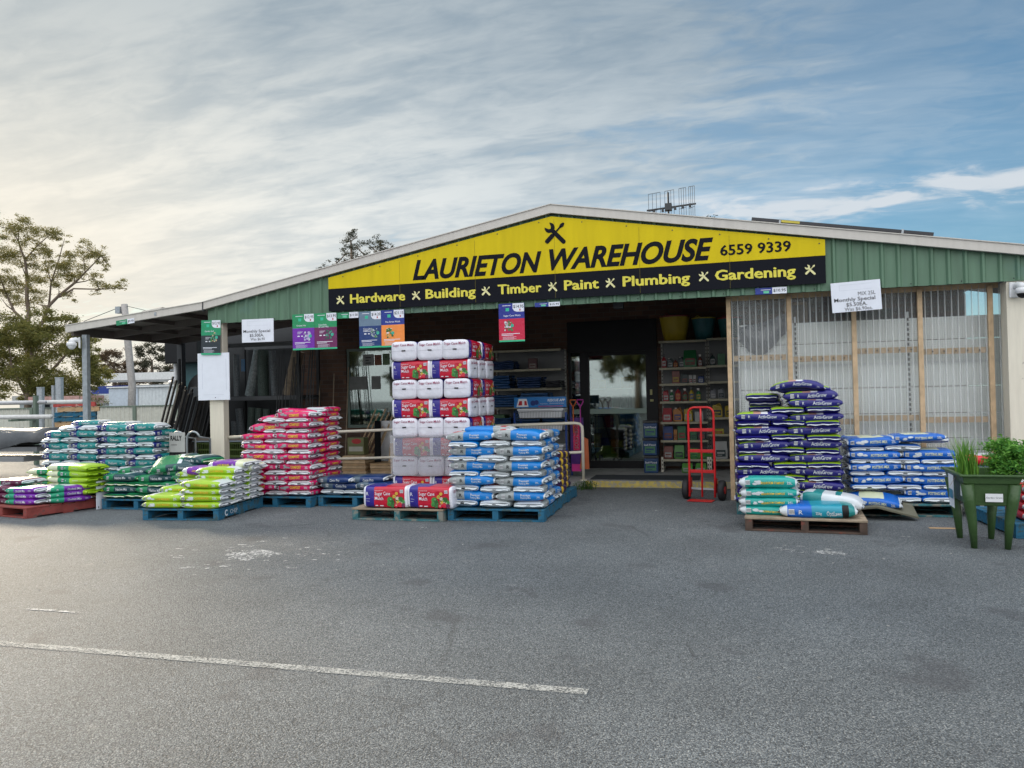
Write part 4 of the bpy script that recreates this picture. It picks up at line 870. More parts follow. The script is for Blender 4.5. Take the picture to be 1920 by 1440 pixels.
# ------------------------------------------------------------------ bales
def balemesh(seed):
    L, W, H = .575, .385, .27; b = MB(); r = .045
    n = 5
    def sq(a, e=.32): return spow(math.cos(a), e), spow(math.sin(a), e)
    us = [-1, -.97, -.90, -.5, 0, .5, .90, .97, 1]; nr = 28; off = Vector((seed*5.1, 2, 1))
    def disp(p):
        q = noise.noise_vector(p*7+off)*.006+noise.noise_vector(p*22+off)*.003
        return Vector((p.x+q.x, p.y+q.y, p.z+q.z+H/2))
    def sc(u): return 1 if abs(u) < .9 else (1-.045*((abs(u)-.9)/.1)**2)
    for u in us:
        for k in range(nr):
            a = 2*PI*(k+.5)/nr; c, s_ = sq(a); b.v.append(tuple(disp(Vector((u*L/2, c*W/2*sc(u), s_*H/2*sc(u))))))
    us2 = [-.999, -.60, -.60, 1]
    for i in range(len(us)-1):
        um = (us[i]+us[i+1])/2
        for k in range(nr):
            am = 2*PI*(k+1)/nr; s_ = math.sin(am); k2 = (k+1) % nr
            m = 0 if abs(um) > .93 else (1 if um < -.5 else 2) if abs(s_) < .8 else (1 if um < 0 else 3)
            b.f.append((i*nr+k, (i+1)*nr+k, (i+1)*nr+k2, i*nr+k2)); b.m.append(m)
    # pillowed ends
    for s_, i in ((-1, 0), (1, len(us)-1)):
        c = len(b.v); b.v.append(tuple(disp(Vector((s_*L/2*1.03, 0, 0)))))
        m0 = len(b.v)
        for k in range(nr):
            p = Vector(b.v[i*nr+k]); q = disp(Vector((s_*L/2*1.02, 0, 0))); b.v.append(tuple(p.lerp(q, .35)+Vector((s_*.004, 0, 0))))
        for k in range(nr):
            k2 = (k+1) % nr
            b.f.append((i*nr+k, i*nr+k2, m0+k2, m0+k) if s_ < 0 else (i*nr+k2, i*nr+k, m0+k, m0+k2)); b.m.append(0); b.f.append((m0+k, m0+k2, c) if s_ < 0 else (m0+k2, m0+k, c)); b.m.append(0)
    ns = len(b.f)
    for s_ in (-1, 1):                       # ends: red title, fold line, handle slot
        X = s_*(L/2*1.03+.007)
        def pe(vs, fs, m, dx=0): b.add([disp(Vector((X+s_*dx, -s_*-1*x if False else s_*x, z))) for x, z in vs], fs, m)
        vs, fs, wd, ch = txt('Sugar Cane Mulch', .010, 0); k = .034/ch
        pe([(-.155+vx*.31/wd, .066+vz*k) for vx, vz in vs], fs if s_ > 0 else fs, 4)
        pe([(-.028, -.006), (.028, -.006), (.028, .012), (-.028, .012)], [(0, 1, 2, 3)], 5, .001)
        pe([(-.17, -.002), (-.03, .0), (-.03, .003), (-.17, .001)], [(0, 1, 2, 3)], 6); pe([(.03, .0), (.17, -.002), (.17, .001), (.03, .003)], [(0, 1, 2, 3)], 6)
    Y = -(W/2+.009)
    def pf(vs, fs, m, dy=0, flip=1): b.add([disp(Vector((x*flip, (Y-dy)*flip, z))) for x, z in vs], fs, m)
    for flip in (1, -1):
        for st, x0, x1, z0, cap, m, bo in (('Sugar Cane', -.13, .075, .028, .040, 7, .010), ('Mulch', -.13, -.020, -.030, .040, 7, .010), ('R', -.245, -.215, .022, .040, 7, 0), ('Soil Improver', -.13, -.02, .080, .012, 7, 0)):
            vs, fs, wd, ch = txt(st, bo, 0); k = cap/ch; pf([(x0+vx*(x1-x0)/wd, z0+vz*k) for vx, vz in vs], fs, m, 0, flip)
        r_ = random.Random(4)
        blobs = [(.07, -.03, .036, 8), (.09, -.055, .034, 9), (.06, -.075, .03, 8), (.10, -.09, .03, 9), (.125, .012, .022, 10), (.125, .012, .008, 8), (.165, -.01, .020, 11), (.17, -.05, .018, 10), (.21, -.02, .032, 9), (.235, -.055, .030, 8), (.20, -.085, .030, 3), (.15, -.095, .026, 3), (.245, -.09, .024, 12), (.11, .055, .024, 3), (.16, .05, .020, 10)]
        for q, (x0, z0, rr, m) in enumerate(blobs):
            pf([(x0+rr*(1+.12*r_.random())*math.cos(t*PI/5), z0+rr*(1+.15*r_.random())*math.sin(t*PI/5)) for t in range(10)], [tuple(range(10))], m, .0006+.0003*q, flip)
        for q in range(26):
            x0, z0, rr = r_.uniform(.05, .25), r_.uniform(-.11, .0), r_.uniform(.004, .010); pf([(x0+rr*math.cos(t*PI/3), z0+rr*math.sin(t*PI/3)) for t in range(6)], [tuple(range(6))], r_.choice([8, 9, 13, 11]), .0058, flip)
        pf([(.20, .055), (.245, .055), (.245, .095), (.20, .095)], [(0, 1, 2, 3)], 7, 0, flip)
        for q in range(5): pf([(.205+.008*q, .06), (.208+.008*q, .06), (.208+.008*q, .09), (.205+.008*q, .09)], [(0, 1, 2, 3)], 5, .001, flip)
        for z0, xw in ((-.02, .05), (-.05, .045)): pf([(-.245, z0), (-.245+xw, z0), (-.245+xw, z0+.003), (-.245, z0+.003)], [(0, 1, 2, 3)], 7, 0, flip)
        pf([(-.12, -.105), (-.085, -.105), (-.085, -.095), (-.12, -.095)], [(0, 1, 2, 3)], 7, 0, flip); pf([(-.06, -.105), (-.015, -.105), (-.015, -.095), (-.06, -.095)], [(0, 1, 2, 3)], 7, 0, flip)
    me = bpy.data.meshes.new('mulch_bale'); me.from_pydata(b.v, [], b.f)
    for nme, c in (('balewhite', (.70, .70, .76)), ('balenavy', (.022, .015, .22)), ('balered', (.50, .006, .03)), ('balered', (.50, .006, .03)), ('titlered', (.28, .02, .08)), ('black2', (.012, .012, .015)), ('foldgrey', (.42, .42, .46)),
                   ('balewhite', (.70, .70, .76)), ('leafgreen', (.05, .25, .05)), ('leafdark', (.03, .12, .03)), ('pepper', (.60, .38, .05)), ('cream', (.6, .5, .4)), ('beet', (.12, .015, .06)), ('leafpale', (.25, .42, .18))):
        me.materials.append(plastic(nme, c, .30))
    me.polygons.foreach_set('material_index', b.m); me.polygons.foreach_set('use_smooth', [i < ns for i in range(len(b.f))]); me.update(); return me
BA = [balemesh(i) for i in range(3)]
def bale(x, y, z, rz, label, i):
    o = link('mulch_bale', BA[i % 3], None, 0, label, 'mulch bale', 'cane mulch bales', None, (x, y, z), rz); return o
x0, y0, q = -4.50, 9.90, 0
for k in range(8):
    z = .150+k*.2665
    if k % 2:                                    # three ends across, two deep
        for i in range(3):
            for j in range(2):
                bale(x0+.385*(i+.5)+rnd.uniform(-.006, .006), y0+.575*(j+.5)+rnd.uniform(-.008, .008), z, (PI/2 if i == 2 or True else -PI/2)+rnd.uniform(-.02, .02), f'white-ended mulch bale, {["front", "rear"][j]} {["left", "middle", "right"][i]}, {ordn(k)} layer up in the bale tower', q); q += 1
    else:
        for i in range(2):
            for j in range(3):
                bale(x0+.578*(i+.5)+rnd.uniform(-.006, .006), y0+.385*(j+.5)+rnd.uniform(-.008, .008), z, rnd.uniform(-.02, .02), f'red and navy mulch bale, {["front", "middle", "rear"][j]} {["left", "right"][i]}, '+(f'{ordn(k)} layer up' if k else 'bottom layer')+' in the bale tower', q); q += 1
bale(-4.075, 8.90, .149, R(1), 'red and navy bale, left of the loose pair before the bale tower', 0)
bale(-3.49, 8.91, .149, R(-1), 'red and navy bale, right of the loose pair before the bale tower', 1)
b = MB(); nn = 24
for zi in range(7):
    z = .42+zi*.095
    for k in range(nn+1):
        t = k/nn
        if t < .5: p = (x0-.02+(t/.5)*1.20, y0-.022, z)
        else: p = (x0+1.18, y0-.022+((t-.5)/.5)*1.19, z)
        d = noise.noise(Vector(p)*6)*.008; b.v.append((p[0]+d*.5, p[1]-.004+d*.6, z+.006*math.sin(k)))
for zi in range(6):
    for k in range(nn): b.f.append((zi*(nn+1)+k, zi*(nn+1)+k+1, (zi+1)*(nn+1)+k+1, (zi+1)*(nn+1)+k)); b.m.append(0)
b.build('stretch_film', M_film, smooth=True, label='torn clear stretch film wrapped round the lower layers of the bale tower', cat='plastic wrap')

# ------------------------------------------------------------------ handrail, door-side furniture
hr = empty('handrail', (-2.24, 12.27, .1), 0, 'cream two-bar handrail running along the entrance slab', 'handrail')
def HR(mb, name, m=M_cream, **k):
    o = mb.build(name, m, **k); o.parent = hr; o.matrix_parent_inverse = Matrix.Translation(hr.location).inverted(); return o
rr = .025
HR(MB().tube([(-7.80, 10.82, .92), (-5.9, 11.27, .975), (-3.0, 12.06, 1.02), (-2.36, 12.235, 1.03), (-2.28, 12.26, 1.015), (-2.245, 12.268, .97), (-2.24, 12.27, .90), (-2.24, 12.27, .10)], rr, 10), 'top_rail', smooth=True)
HR(MB().tube([(-7.80, 10.82, .52), (-5.9, 11.27, .535), (-3.0, 12.06, .55), (-2.34, 12.24, .555), (-2.26, 12.262, .56), (-2.24, 12.27, .60)], rr*.9, 10), 'lower_rail', smooth=True)
for x, y in ((-5.0, 11.51), (-3.6, 11.90)): HR(MB().tube([(x, y, 0 if y < 11.9 else .05), (x, y, .99)], .022, 10), 'baluster', smooth=True)
HR(MB().lathe([(.06, 0), (.06, .012)], (-2.24, 12.27, .1), 14), 'foot_plate')
# weeds by the step corner
def blades(mb, cx, cy, z, n, h, spread, r_, wd=.008, lean=.5, mi=0):
    for i in range(n):
        a = r_.uniform(0, 2*PI); d = r_.uniform(0, spread); x, y = cx+d*math.cos(a), cy+d*math.sin(a); hh = h*r_.uniform(.5, 1.05)
        bx, by = r_.uniform(-1, 1)*lean*hh*.4, r_.uniform(-1, 1)*lean*hh*.4; ang = r_.uniform(0, PI); wx, wy = math.cos(ang)*wd/2, math.sin(ang)*wd/2
        pts = [(0, 1), (.35, .9), (.7, .6), (1, .05)]; base = len(mb.v)
        for t, ww_ in pts: mb.v += [(x+bx*t*t-wx*ww_, y+by*t*t-wy*ww_, z+hh*t), (x+bx*t*t+wx*ww_, y+by*t*t+wy*ww_, z+hh*t)]
        for k in range(3): mb.f.append((base+2*k, base+2*k+1, base+2*k+3, base+2*k+2)); mb.m.append(mi)
def leaves(mb, c, rad, n, size, r_, mi=0, flat=.7, outer=.5, soft=False):
    cx, cy, cz = c
    for i in range(n):
        while True:
            if soft: p = Vector((r_.gauss(0, .5), r_.gauss(0, .5), r_.gauss(0, .42))); break
            p = Vector((r_.uniform(-1, 1), r_.uniform(-1, 1), r_.uniform(-1, 1)))
            if p.length < 1 and p.length > outer*r_.random(): break
        s = size*r_.uniform(.6, 1.3); d = Vector((r_.gauss(0, 1), r_.gauss(0, 1), r_.gauss(0, .6))).normalized(); u = d.cross(Vector((r_.gauss(0, 1), r_.gauss(0, 1), r_.gauss(0, 1)))).normalized()
        q = Vector((cx+p.x*rad[0], cy+p.y*rad[1], cz+p.z*rad[2])); b0 = len(mb.v)
        mb.v += [tuple(q-d*s), tuple(q-u*s*.35), tuple(q+d*s), tuple(q+u*s*.35)]; mb.f.append((b0, b0+1, b0+2, b0+3)); mb.m.append(mi)
L_herb = leafmat('herb_leaf', (.045, .19, .03), (.19, .42, .06), .3)
L_chive = leafmat('chive_leaf', (.06, .22, .03), (.22, .42, .06), .3)
L_weed = leafmat('weed_leaf', (.03, .08, .02), (.07, .13, .03), .2)
r_ = random.Random(11)
b = MB(); blades(b, -2.15, 11.95, 0, 60, .16, .16, r_, .012, 1.6); leaves(b, (-2.15, 11.95, .07), (.20, .10, .07), 160, .018, r_)
b.build('weed_clump', L_weed, label='green weeds growing at the corner of the step edge', cat='weeds')

# ------------------------------------------------------------------ red trolley
tr = empty('hand_trolley', (-.335, 10.90, 0), R(-12), 'red two-wheeled hand trolley standing upright before the shelves', 'hand trolley')
def arc(cx, cz, r, a0, a1, n=7): return [(cx+r*math.cos(R(a0+(a1-a0)*i/n)), 0, cz+r*math.sin(R(a0+(a1-a0)*i/n))) for i in range(n+1)]
path = [(-.175, -.02, .05), (-.175, 0, .35), (-.175, 0, 1.17)]+arc(-.085, 1.19, .09, 180, 90)+arc(.085, 1.19, .09, 90, 0)+[(.175, 0, 1.17), (.175, 0, .35), (.175, -.02, .05)]
MB().tube(path, .0155, 10).build('frame', M_red, tr, smooth=True)
MB().tube([(0, -.02, .05), (0, 0, .35), (0, 0, 1.12), (0, .0, 1.27)], .0135, 8).build('centre_bar', M_red, tr, smooth=True)
for z in (.97, .68, .40): MB().box(-.165, .165, -.008, .008, z-.022, z+.022).build('cross_bar', M_red, tr, bevel=.003)
MB().box(-.15, .15, -.014, -.006, .16, .175).build('cross_bar', M_galv, tr)
MB().box(-.17, .17, -.20, -.01, .008, .016).build('toe_plate', M_red, tr, bevel=.003)
for sx in (-1, 1):
    MB().box(sx*.175-.012, sx*.175+.012, -.01, .10, .10, .30).build('axle_bracket', M_red, tr)
    wl = MB().lathe([(.055, -.036), (.10, -.044), (.128, -.038), (.138, -.018), (.138, .018), (.128, .038), (.10, .044), (.055, .036)], (0, 0, 0), 28).build('wheel', M_rubber, tr, smooth=True)
    wl.matrix_local = Matrix.Translation((sx*.245, .10, .138)) @ Matrix.Rotation(PI/2, 4, 'Y')
    MB().lathe([(.05, -.046), (.055, 0), (.05, .046)], (0, 0, 0), 20).build('rim', M_red, wl)
MB().tube([(-.25, .10, .138), (.25, .10, .138)], .009, 8).build('axle', M_galv, tr)

# ------------------------------------------------------------------ right shelving by the door
def gondola(name, x0, x1, yf, yb, z0, zt, levels, label, lip=M_cream, shelfm=None):
    t = empty(name, (x0, yf, z0), 0, label, 'shelving unit')
    W_ = x1-x0; D_ = yb-yf
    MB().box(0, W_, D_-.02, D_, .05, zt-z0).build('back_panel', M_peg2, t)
    for xx in (0, W_-.03):
        q = MB().box(xx, xx+.03, D_-.06, D_-.021, 0, zt-z0); 
        for k in range(int((zt-z0-.05)/.065)): q.box(xx+.008, xx+.022, D_-.0615, D_-.0602, .04+k*.065, .065+k*.065, 1)
        q.build('slotted_upright', [mat('rackcream', (.34, .33, .29), .5), M_black], t)
        q = MB().box(xx, xx+.03, 0, D_-.06, 0, .05); q.box(xx, xx+.035, -.02, .015, 0, .26, 0)
        for k in range(3): q.box(xx+.01, xx+.025, -.0215, -.0202, .04+k*.07, .075+k*.07, 1)
        q.build('foot', [M_cream, M_black], t)
    for z in levels:
        q = MB().box(.002, W_-.002, 0, D_-.061, z-z0-.012, z-z0); q.box(.001, W_-.001, -.012, -.001, z-z0-.035, z-z0+.004, 1)
        q.build('shelf', [shelfm or mat('shelf_top', (.22, .21, .18), .5), mat('shelf_lip', (.36, .33, .23), .6, .2, 20, col2=(.25, .20, .12), c2s=20, c2t=.60)], t)
    return t
LV = [.32, .65, .97, 1.33, 1.64, 1.92, 2.39]
gondola('shelving_unit', -1.11, -.30, 13.70, 14.24, .10, 2.40, LV, 'tall pegboard shelving with garden chemicals just right of the glass door')
gondola('shelving_unit', -.29, .42, 13.72, 14.26, .10, 2.40, [.32, .75, 1.04, 1.36, 1.66, 1.94, 2.41], 'narrower pegboard shelving bay beside the clear plastic screen')
def product(kind, x, y, z, col, w_, h_, label, d_=None, capc=(.02, .02, .02), lab=(.6, .6, .5), st=None):
    d_ = d_ or w_*.6; n_ = {'jug': 'jug', 'bottle': 'spray_bottle', 'box': 'carton', 'pouch': 'pouch', 'tub': 'tub'}[kind]
    col = tuple(c*.6 for c in col); lab = tuple(c*.55 for c in lab)  # product and label colours darkened to stand in for the porch shade
    t = empty(n_, (x, y, z), rnd.uniform(-.12, .12), label, n_.replace('_', ' '), 'garden products on the shelves by the door'); cm = plastic('pr%02d%02d%02d' % tuple(int(c*99) for c in col), col, .4); lm = plastic('lb%02d%02d%02d' % tuple(int(c*99) for c in lab), lab, .5)
    if kind == 'jug':
        MB().prism([(-w_/2, 0), (w_/2, 0), (w_/2, h_*.62), (w_*.18, h_*.88), (-w_*.1, h_*.92), (-w_/2, h_*.86)], -d_/2, d_/2).build('body', cm, t, bevel=.012)
        MB().lathe([(w_*.12, 0), (w_*.12, h_*.1)], (-w_*.22, 0, h_*.89), 10).build('cap', plastic('cp%02d' % int(capc[0]*99), capc, .4), t)
        MB().tube([(w_*.0, 0, h_*.90), (w_*.22, 0, h_*.98), (w_*.42, 0, h_*.72)], .010, 6).build('handle', cm, t)
    elif kind == 'bottle':
        MB().lathe([(w_*.48, 0), (w_/2, h_*.05), (w_*.5, h_*.5), (w_*.38, h_*.66), (w_*.14, h_*.76), (w_*.13, h_*.84)], (0, 0, 0), 14, sy=.7).build('body', cm, t, smooth=True)
        MB().box(-w_*.3, w_*.2, -.012, .012, h_*.88, h_).lathe([(w_*.16, h_*.82), (w_*.16, h_*.9)], (0, 0, 0), 10).build('trigger', plastic('cp%02d' % int(capc[0]*99), capc, .4), t)
    elif kind == 'box': MB().box(-w_/2, w_/2, -d_/2, d_/2, 0, h_).build('body', cm, t, bevel=.003)
    elif kind == 'pouch':
        MB().add([(-w_/2, -d_/2, 0), (w_/2, -d_/2, 0), (w_/2, d_/2, 0), (-w_/2, d_/2, 0), (-w_*.52, -d_*.55, h_*.45), (w_*.52, -d_*.55, h_*.45), (w_*.52, d_*.5, h_*.45), (-w_*.52, d_*.5, h_*.45), (-w_*.47, -.006, h_), (w_*.47, -.006, h_), (w_*.47, .006, h_), (-w_*.47, .006, h_)],
                 [(3, 2, 1, 0), (0, 1, 5, 4), (1, 2, 6, 5), (2, 3, 7, 6), (3, 0, 4, 7), (4, 5, 9, 8), (5, 6, 10, 9), (6, 7, 11, 10), (7, 4, 8, 11), (8, 9, 10, 11)]).build('body', cm, t, bevel=.01)
    elif kind == 'tub':
        MB().box(-w_/2, w_/2, -d_/2, d_/2, 0, h_*.84).build('body', cm, t, bevel=.012)
        MB().box(-w_*.53, w_*.53, -d_*.53, d_*.53, h_*.845, h_).build('lid', plastic('cp%02d' % int(capc[0]*99), capc, .4), t, bevel=.008)
    yl = -d_/2-.003 if kind in ('jug', 'box', 'tub') else -d_*.56-.008 if kind == 'pouch' else -w_*.35-.004
    q = MB().box(-w_*.36, w_*.36, yl, yl+.002, h_*.14, h_*.52); q.box(-w_*.28, w_*.28, yl-.002, yl-.0005, h_*.30, h_*.40, 1); q.box(-w_*.28, w_*.1, yl-.002, yl-.0005, h_*.20, h_*.24, 1)
    if st: q.text(st, -w_*.42, w_*.42, h_*.56, h_*.10, yl-.003, 2, .02)
    q.build('front_label', [lm, cm, M_white], t); return t
YR, RD, OR, GN, DK, BL, WH, BR = (.60, .42, .02), (.45, .02, .03), (.60, .22, .02), (.02, .20, .06), (.02, .05, .05), (.02, .06, .25), (.55, .55, .52), (.25, .05, .03)
sh = [ # level index, list of (kind, dx, colour, w, h, label colour)
 (3+0, 1.33, [('jug', .10, RD, .10, .20, WH, 'red jug'), ('bottle', .20, GN, .08, .20, WH, 'green bottle'), ('bottle', .31, RD, .11, .26, OR, 'tall red bottle'), ('bottle', .43, BR, .09, .22, GN, 'brown bottle'), ('bottle', .54, YR, .09, .24, BL, 'yellow-topped bottle'), ('bottle', .66, GN, .09, .22, YR, 'green yellow bottle')]),
 (2, .97, [('pouch', .12, RD, .16, .24, WH, 'red pouch'), ('jug', .30, OR, .16, .25, BL, 'orange jug'), ('jug', .48, YR, .15, .25, WH, 'yellow jug'), ('box', .66, WH, .14, .17, WH, 'pale carton')]),
 (4, 1.64, [('box', .28, BR, .13, .22, YR, 'brown carton'), ('box', .43, DK, .11, .16, BR, 'dark carton'), ('box', .53, WH, .06, .14, RD, 'narrow white carton'), ('box', .60, WH, .05, .14, BR, 'second narrow white carton'), ('tub', .71, BL, .10, .14, WH, 'blue and white tub')]),
 (5, 1.92, [('bottle', .08, RD, .09, .24, WH, 'red bottle'), ('jug', .19, DK, .10, .17, WH, 'black jug'), ('bottle', .28, BR, .09, .16, OR, 'short brown bottle'), ('jug', .38, DK, .09, .19, WH, 'grey jug'), ('pouch', .53, GN, .22, .30, BR, 'large dark green sack'), ('bottle', .70, BR, .08, .22, WH, 'amber bottle')]),
 (1, .65, [('pouch', .12, BL, .17, .24, BR, 'dark blue pouch'), ('box', .25, OR, .06, .18, BR, 'narrow orange carton'), ('box', .36, GN, .14, .24, RD, 'green red carton'), ('box', .56, GN, .11, .16, DK, 'dark green carton'), ('box', .70, DK, .12, .18, RD, 'black red carton')]),
 (0, .32, [('pouch', .12, BR, .16, .22, WH, 'brown red pouch'), ('pouch', .31, (.10, .35, .06), .17, .24, DK, 'bright green pouch'), ('pouch', .56, (.10, .40, .06), .14, .18, GN, 'lime pouch'), ('pouch', .71, (.12, .40, .06), .14, .10, GN, 'flat lime pouch')]),
]
LN = {0: 'lowest', 1: 'second', 2: 'third', 3: 'fourth', 4: 'fifth', 5: 'sixth'}
for li, z, its in sh:
    for i, (kd, dx, c, w_, h_, lc, nm) in enumerate(its):
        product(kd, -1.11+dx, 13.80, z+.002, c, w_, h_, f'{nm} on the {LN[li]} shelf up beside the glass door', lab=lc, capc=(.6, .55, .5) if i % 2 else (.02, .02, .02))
for kd, x, z, c, w_, h_, lc, nm in (('jug', -.20, 1.36, (.25, .25, .28), .10, .17, WH, 'grey jug'), ('jug', -.07, 1.36, (.3, .3, .32), .11, .18, DK, 'pale grey jug'), ('jug', -.14, 1.04, YR, .17, .24, DK, 'large yellow jug'), ('jug', .06, 1.04, YR, .15, .22, DK, 'rearmost yellow jug'), ('box', -.14, .75, (.55, .45, .03), .20, .09, RD, 'flat yellow carton'), ('pouch', -.10, .32, WH, .22, .30, DK, 'big white sack'), ('bottle', -.20, 1.94, DK, .10, .22, WH, 'black bottle'), ('box', -.05, 1.94, GN, .12, .20, GN, 'green carton'),
        ('pouch', -.34, .32, (.12, .40, .06), .18, .09, GN, 'flat green pouch')):
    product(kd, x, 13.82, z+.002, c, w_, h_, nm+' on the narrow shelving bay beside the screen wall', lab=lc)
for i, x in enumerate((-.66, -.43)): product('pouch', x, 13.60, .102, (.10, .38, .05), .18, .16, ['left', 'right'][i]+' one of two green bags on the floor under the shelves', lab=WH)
for i, nm in enumerate(('bottom', 'middle', 'top')):
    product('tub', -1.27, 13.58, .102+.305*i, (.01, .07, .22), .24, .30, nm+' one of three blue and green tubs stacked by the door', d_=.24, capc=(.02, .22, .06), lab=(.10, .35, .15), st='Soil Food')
def bucket(name, x, z, r, h, c, rim, label, cat='bucket'):
    t = empty(name, (x, 13.98, z), 0, label, cat, 'trug buckets on top of the shelving')
    MB().lathe([(r*.72, 0), (r*.86, h*.45), (r, h*.96), (r*1.04, h), (r*.97, h), (r*.94, h*.9)], (0, 0, 0), 24).build('body', plastic('bk'+name[:3]+label[:4], c, .5), t, smooth=True)
    MB().tube([(-r*.8, -.1, h), (-r*.5, -.12, h*1.16), (-r*.1, -.12, h)], .01, 6).build('handle', plastic('bh'+label[:4], rim, .5), t, smooth=True)
    MB().lathe([(r*1.03, h*.985), (r*1.05, h*1.05), (r*.98, h*1.05)], (0, 0, 0), 24).build('rim', plastic('bh'+label[:4], rim, .5), t)
bucket('trug_bucket', -.84, 2.402, .26, .42, (.42, .30, .015), (.22, .03, .03), 'yellow trug bucket on top of the shelves by the door')
bucket('trug_bucket', -.34, 2.412, .20, .36, (.02, .11, .12), (.40, .32, .03), 'dark green trug bucket right of the yellow one')
bucket('trug_bucket', .10, 2.412, .20, .34, (.02, .14, .13), (.25, .02, .03), 'half hidden teal trug bucket beside the screen wall')

# ------------------------------------------------------------------ left shelving, cool boxes, stand
gondola('shelving_unit', -4.25, -2.87, 13.72, 14.24, .10, 2.35, [.40, .95, 1.28, 1.62, 1.97, 2.33], 'pegboard shelving with folded blue tarpaulins left of the glass door')
def tarp(x, z, w_, h_, d_, label, c=(.010, .055, .15), rz=0, seed=1, y=13.80):
    b = MB(); n_, m_ = 16, 10; L_ = 5
    for l in range(L_):
        base = len(b.v); ww_ = w_*(1-.04*((l*7+seed) % 3)); th = h_/L_
        for i in range(n_):
            for (dy, dz) in ((-d_/2, .1), (-d_/2-.01, .5), (-d_/2, .95), (d_/2, .95), (d_/2, .1)):
                p = Vector((-ww_/2+ww_*i/(n_-1), dy, (l+dz)*th)); q = noise.noise_vector(Vector((p.x*7, l*3.1+seed, dz*2)))*.022
                b.v.append((p.x+q.x, p.y+q.y, max(0, p.z+q.z*.6)))
        for i in range(n_-1):
            for k in range(5): b.f.append((base+i*5+k, base+i*5+(k+1) % 5, base+(i+1)*5+(k+1) % 5, base+(i+1)*5+k)); b.m.append(0)
        b.f += [tuple(base+k for k in range(5)), tuple(base+(n_-1)*5+k for k in reversed(range(5)))]; b.m += [0, 0]
    b.build('folded_tarpaulin', plastic('tarp%d' % int(c[2]*99), c, .4), smooth=True, label=label, cat='tarpaulin', group='folded tarpaulins on the left shelves', loc=(x, y, z), rz=rz)
tarp(-4.02, 1.625, .42, .24, .40, 'dark blue folded tarpaulin at the left end of the second shelf from the top'); tarp(-3.92, 1.285, .50, .22, .42, 'blue folded tarpaulin on the middle shelf next to the bale tower', seed=2)
tarp(-3.35, 1.285, .52, .25, .42, 'blue folded tarpaulin in clear film at the centre of the middle shelf', (.02, .07, .17), seed=3); tarp(-2.98, 1.285, .30, .10, .36, 'small dark tarpaulin at the right of the middle shelf', (.02, .03, .04), seed=4)
tarp(-4.0, .955, .40, .12, .40, 'thin blue tarpaulin on the lower shelf at the left', seed=5)
tarp(-3.50, .955, .5, .26, .40, 'blue tarpaulin bundle on the left above the app banner', seed=6); tarp(-3.02, .955, .42, .22, .38, 'blue tarpaulin bundle on the right above the app banner', seed=7)
tarp(-3.45, 1.625, .46, .20, .40, 'navy folded tarpaulin in the middle of the shelf under the dark red carton', (.008, .03, .09), seed=8); tarp(-3.0, 1.625, .28, .12, .36, 'thin black tarpaulin at the right end under the dark red carton', (.02, .02, .025), seed=9); tarp(-3.95, 1.975, .44, .16, .38, 'navy tarpaulin on the top filled shelf next to the bales', (.008, .03, .09), seed=10)
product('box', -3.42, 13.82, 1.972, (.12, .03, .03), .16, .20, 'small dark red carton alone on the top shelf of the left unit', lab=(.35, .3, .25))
MB().box(-.12, .12, -.18, .18, 0, .18).build('green_carton', plastic('gcart', (.03, .09, .03), .5), label='small green carton beside the bale tower on the left shelving', cat='carton', loc=(-4.08, 13.9, .96), bevel=.004)
st = empty('display_stand', (-3.02, 12.6, .10), 0, 'blue wire display stand with white trays and an app banner', 'display stand')
bm_ = plastic('standblue', (.01, .045, .22), .4)
for x in (-.46, .43):
    for y in (0, .42): MB().box(x, x+.03, y, y+.03, 0, 1.22 if y else 1.10).build('post', bm_, st)
for z in (.40, .78, 1.00):
    b = MB()
    for k in range(33): xx = -.43+.86*k/32; b.box(xx-.002, xx+.002, -.002, .0, z, z+.115)
    b.box(-.43, .43, -.003, .001, z+.113, z+.120); b.box(-.43, .43, -.003, .001, z-.004, z+.004)
    for k in range(16): yy = .44*k/15; b.box(-.43, .43, yy, yy+.004, z-.003, z)
    b.build('wire_basket', M_dark, st)
for z, h in ((.41, .14), (.79, .12), (1.01, .12)):
    MB().prism([(-.36, 0), (.36, 0), (.39, h), (-.39, h)], .03, .40).build('white_tray', M_white, st, bevel=.006).location = (0, 0, z)
MB().box(-.40, .40, .02, .40, 1.135, 1.165).build('white_tray', M_white, st, bevel=.006)
b = MB(); b.box(-.44, .46, -.012, 0, 1.185, 1.36, 0)
b.prism([(-.40, 1.20), (-.19, 1.20), (-.22, 1.335), (-.36, 1.335)], -.0155, -.0125, 1); b.prism([(-.37, 1.225), (-.30, 1.225), (-.30, 1.30), (-.345, 1.30)], -.017, -.0158, 2); b.prism([(-.26, 1.225), (-.21, 1.225), (-.225, 1.30), (-.26, 1.30)], -.017, -.0158, 2)
b.disc(-.11, 1.26, .045, -.015, -.0125, 3, 14); b.disc(-.05, 1.27, .04, -.0152, -.0126, 3, 14); b.text('RESCUE APP', .14, .44, 1.285, .040, -.0135, 4, .03, .2); b.text('Download it free', .18, .42, 1.245, .018, -.0135, 4); b.text('Pool care made easy', .02, .14, 1.24, .016, -.0135, 4)
b.box(-.02, .40, -.0145, -.0125, 1.20, 1.212, 2)
b.build('app_banner', [plastic('bannerblue', (.02, .17, .45), .35), M_white, plastic('bred', (.45, .02, .03)), plastic('bdk', (.01, .03, .15)), M_white], st)
ts = empty('tool_stand', (-2.42, 12.75, .10), 0, 'purple and red SOLD HERE tool stand between the wire stand and the door', 'display stand')
MB().box(-.11, .11, 0, .012, .10, 1.0).build('purple_board', plastic('standpurp', (.06, .01, .14), .4), ts)
b = MB().box(-.065, .045, -.006, -.001, .45, .92, 0)
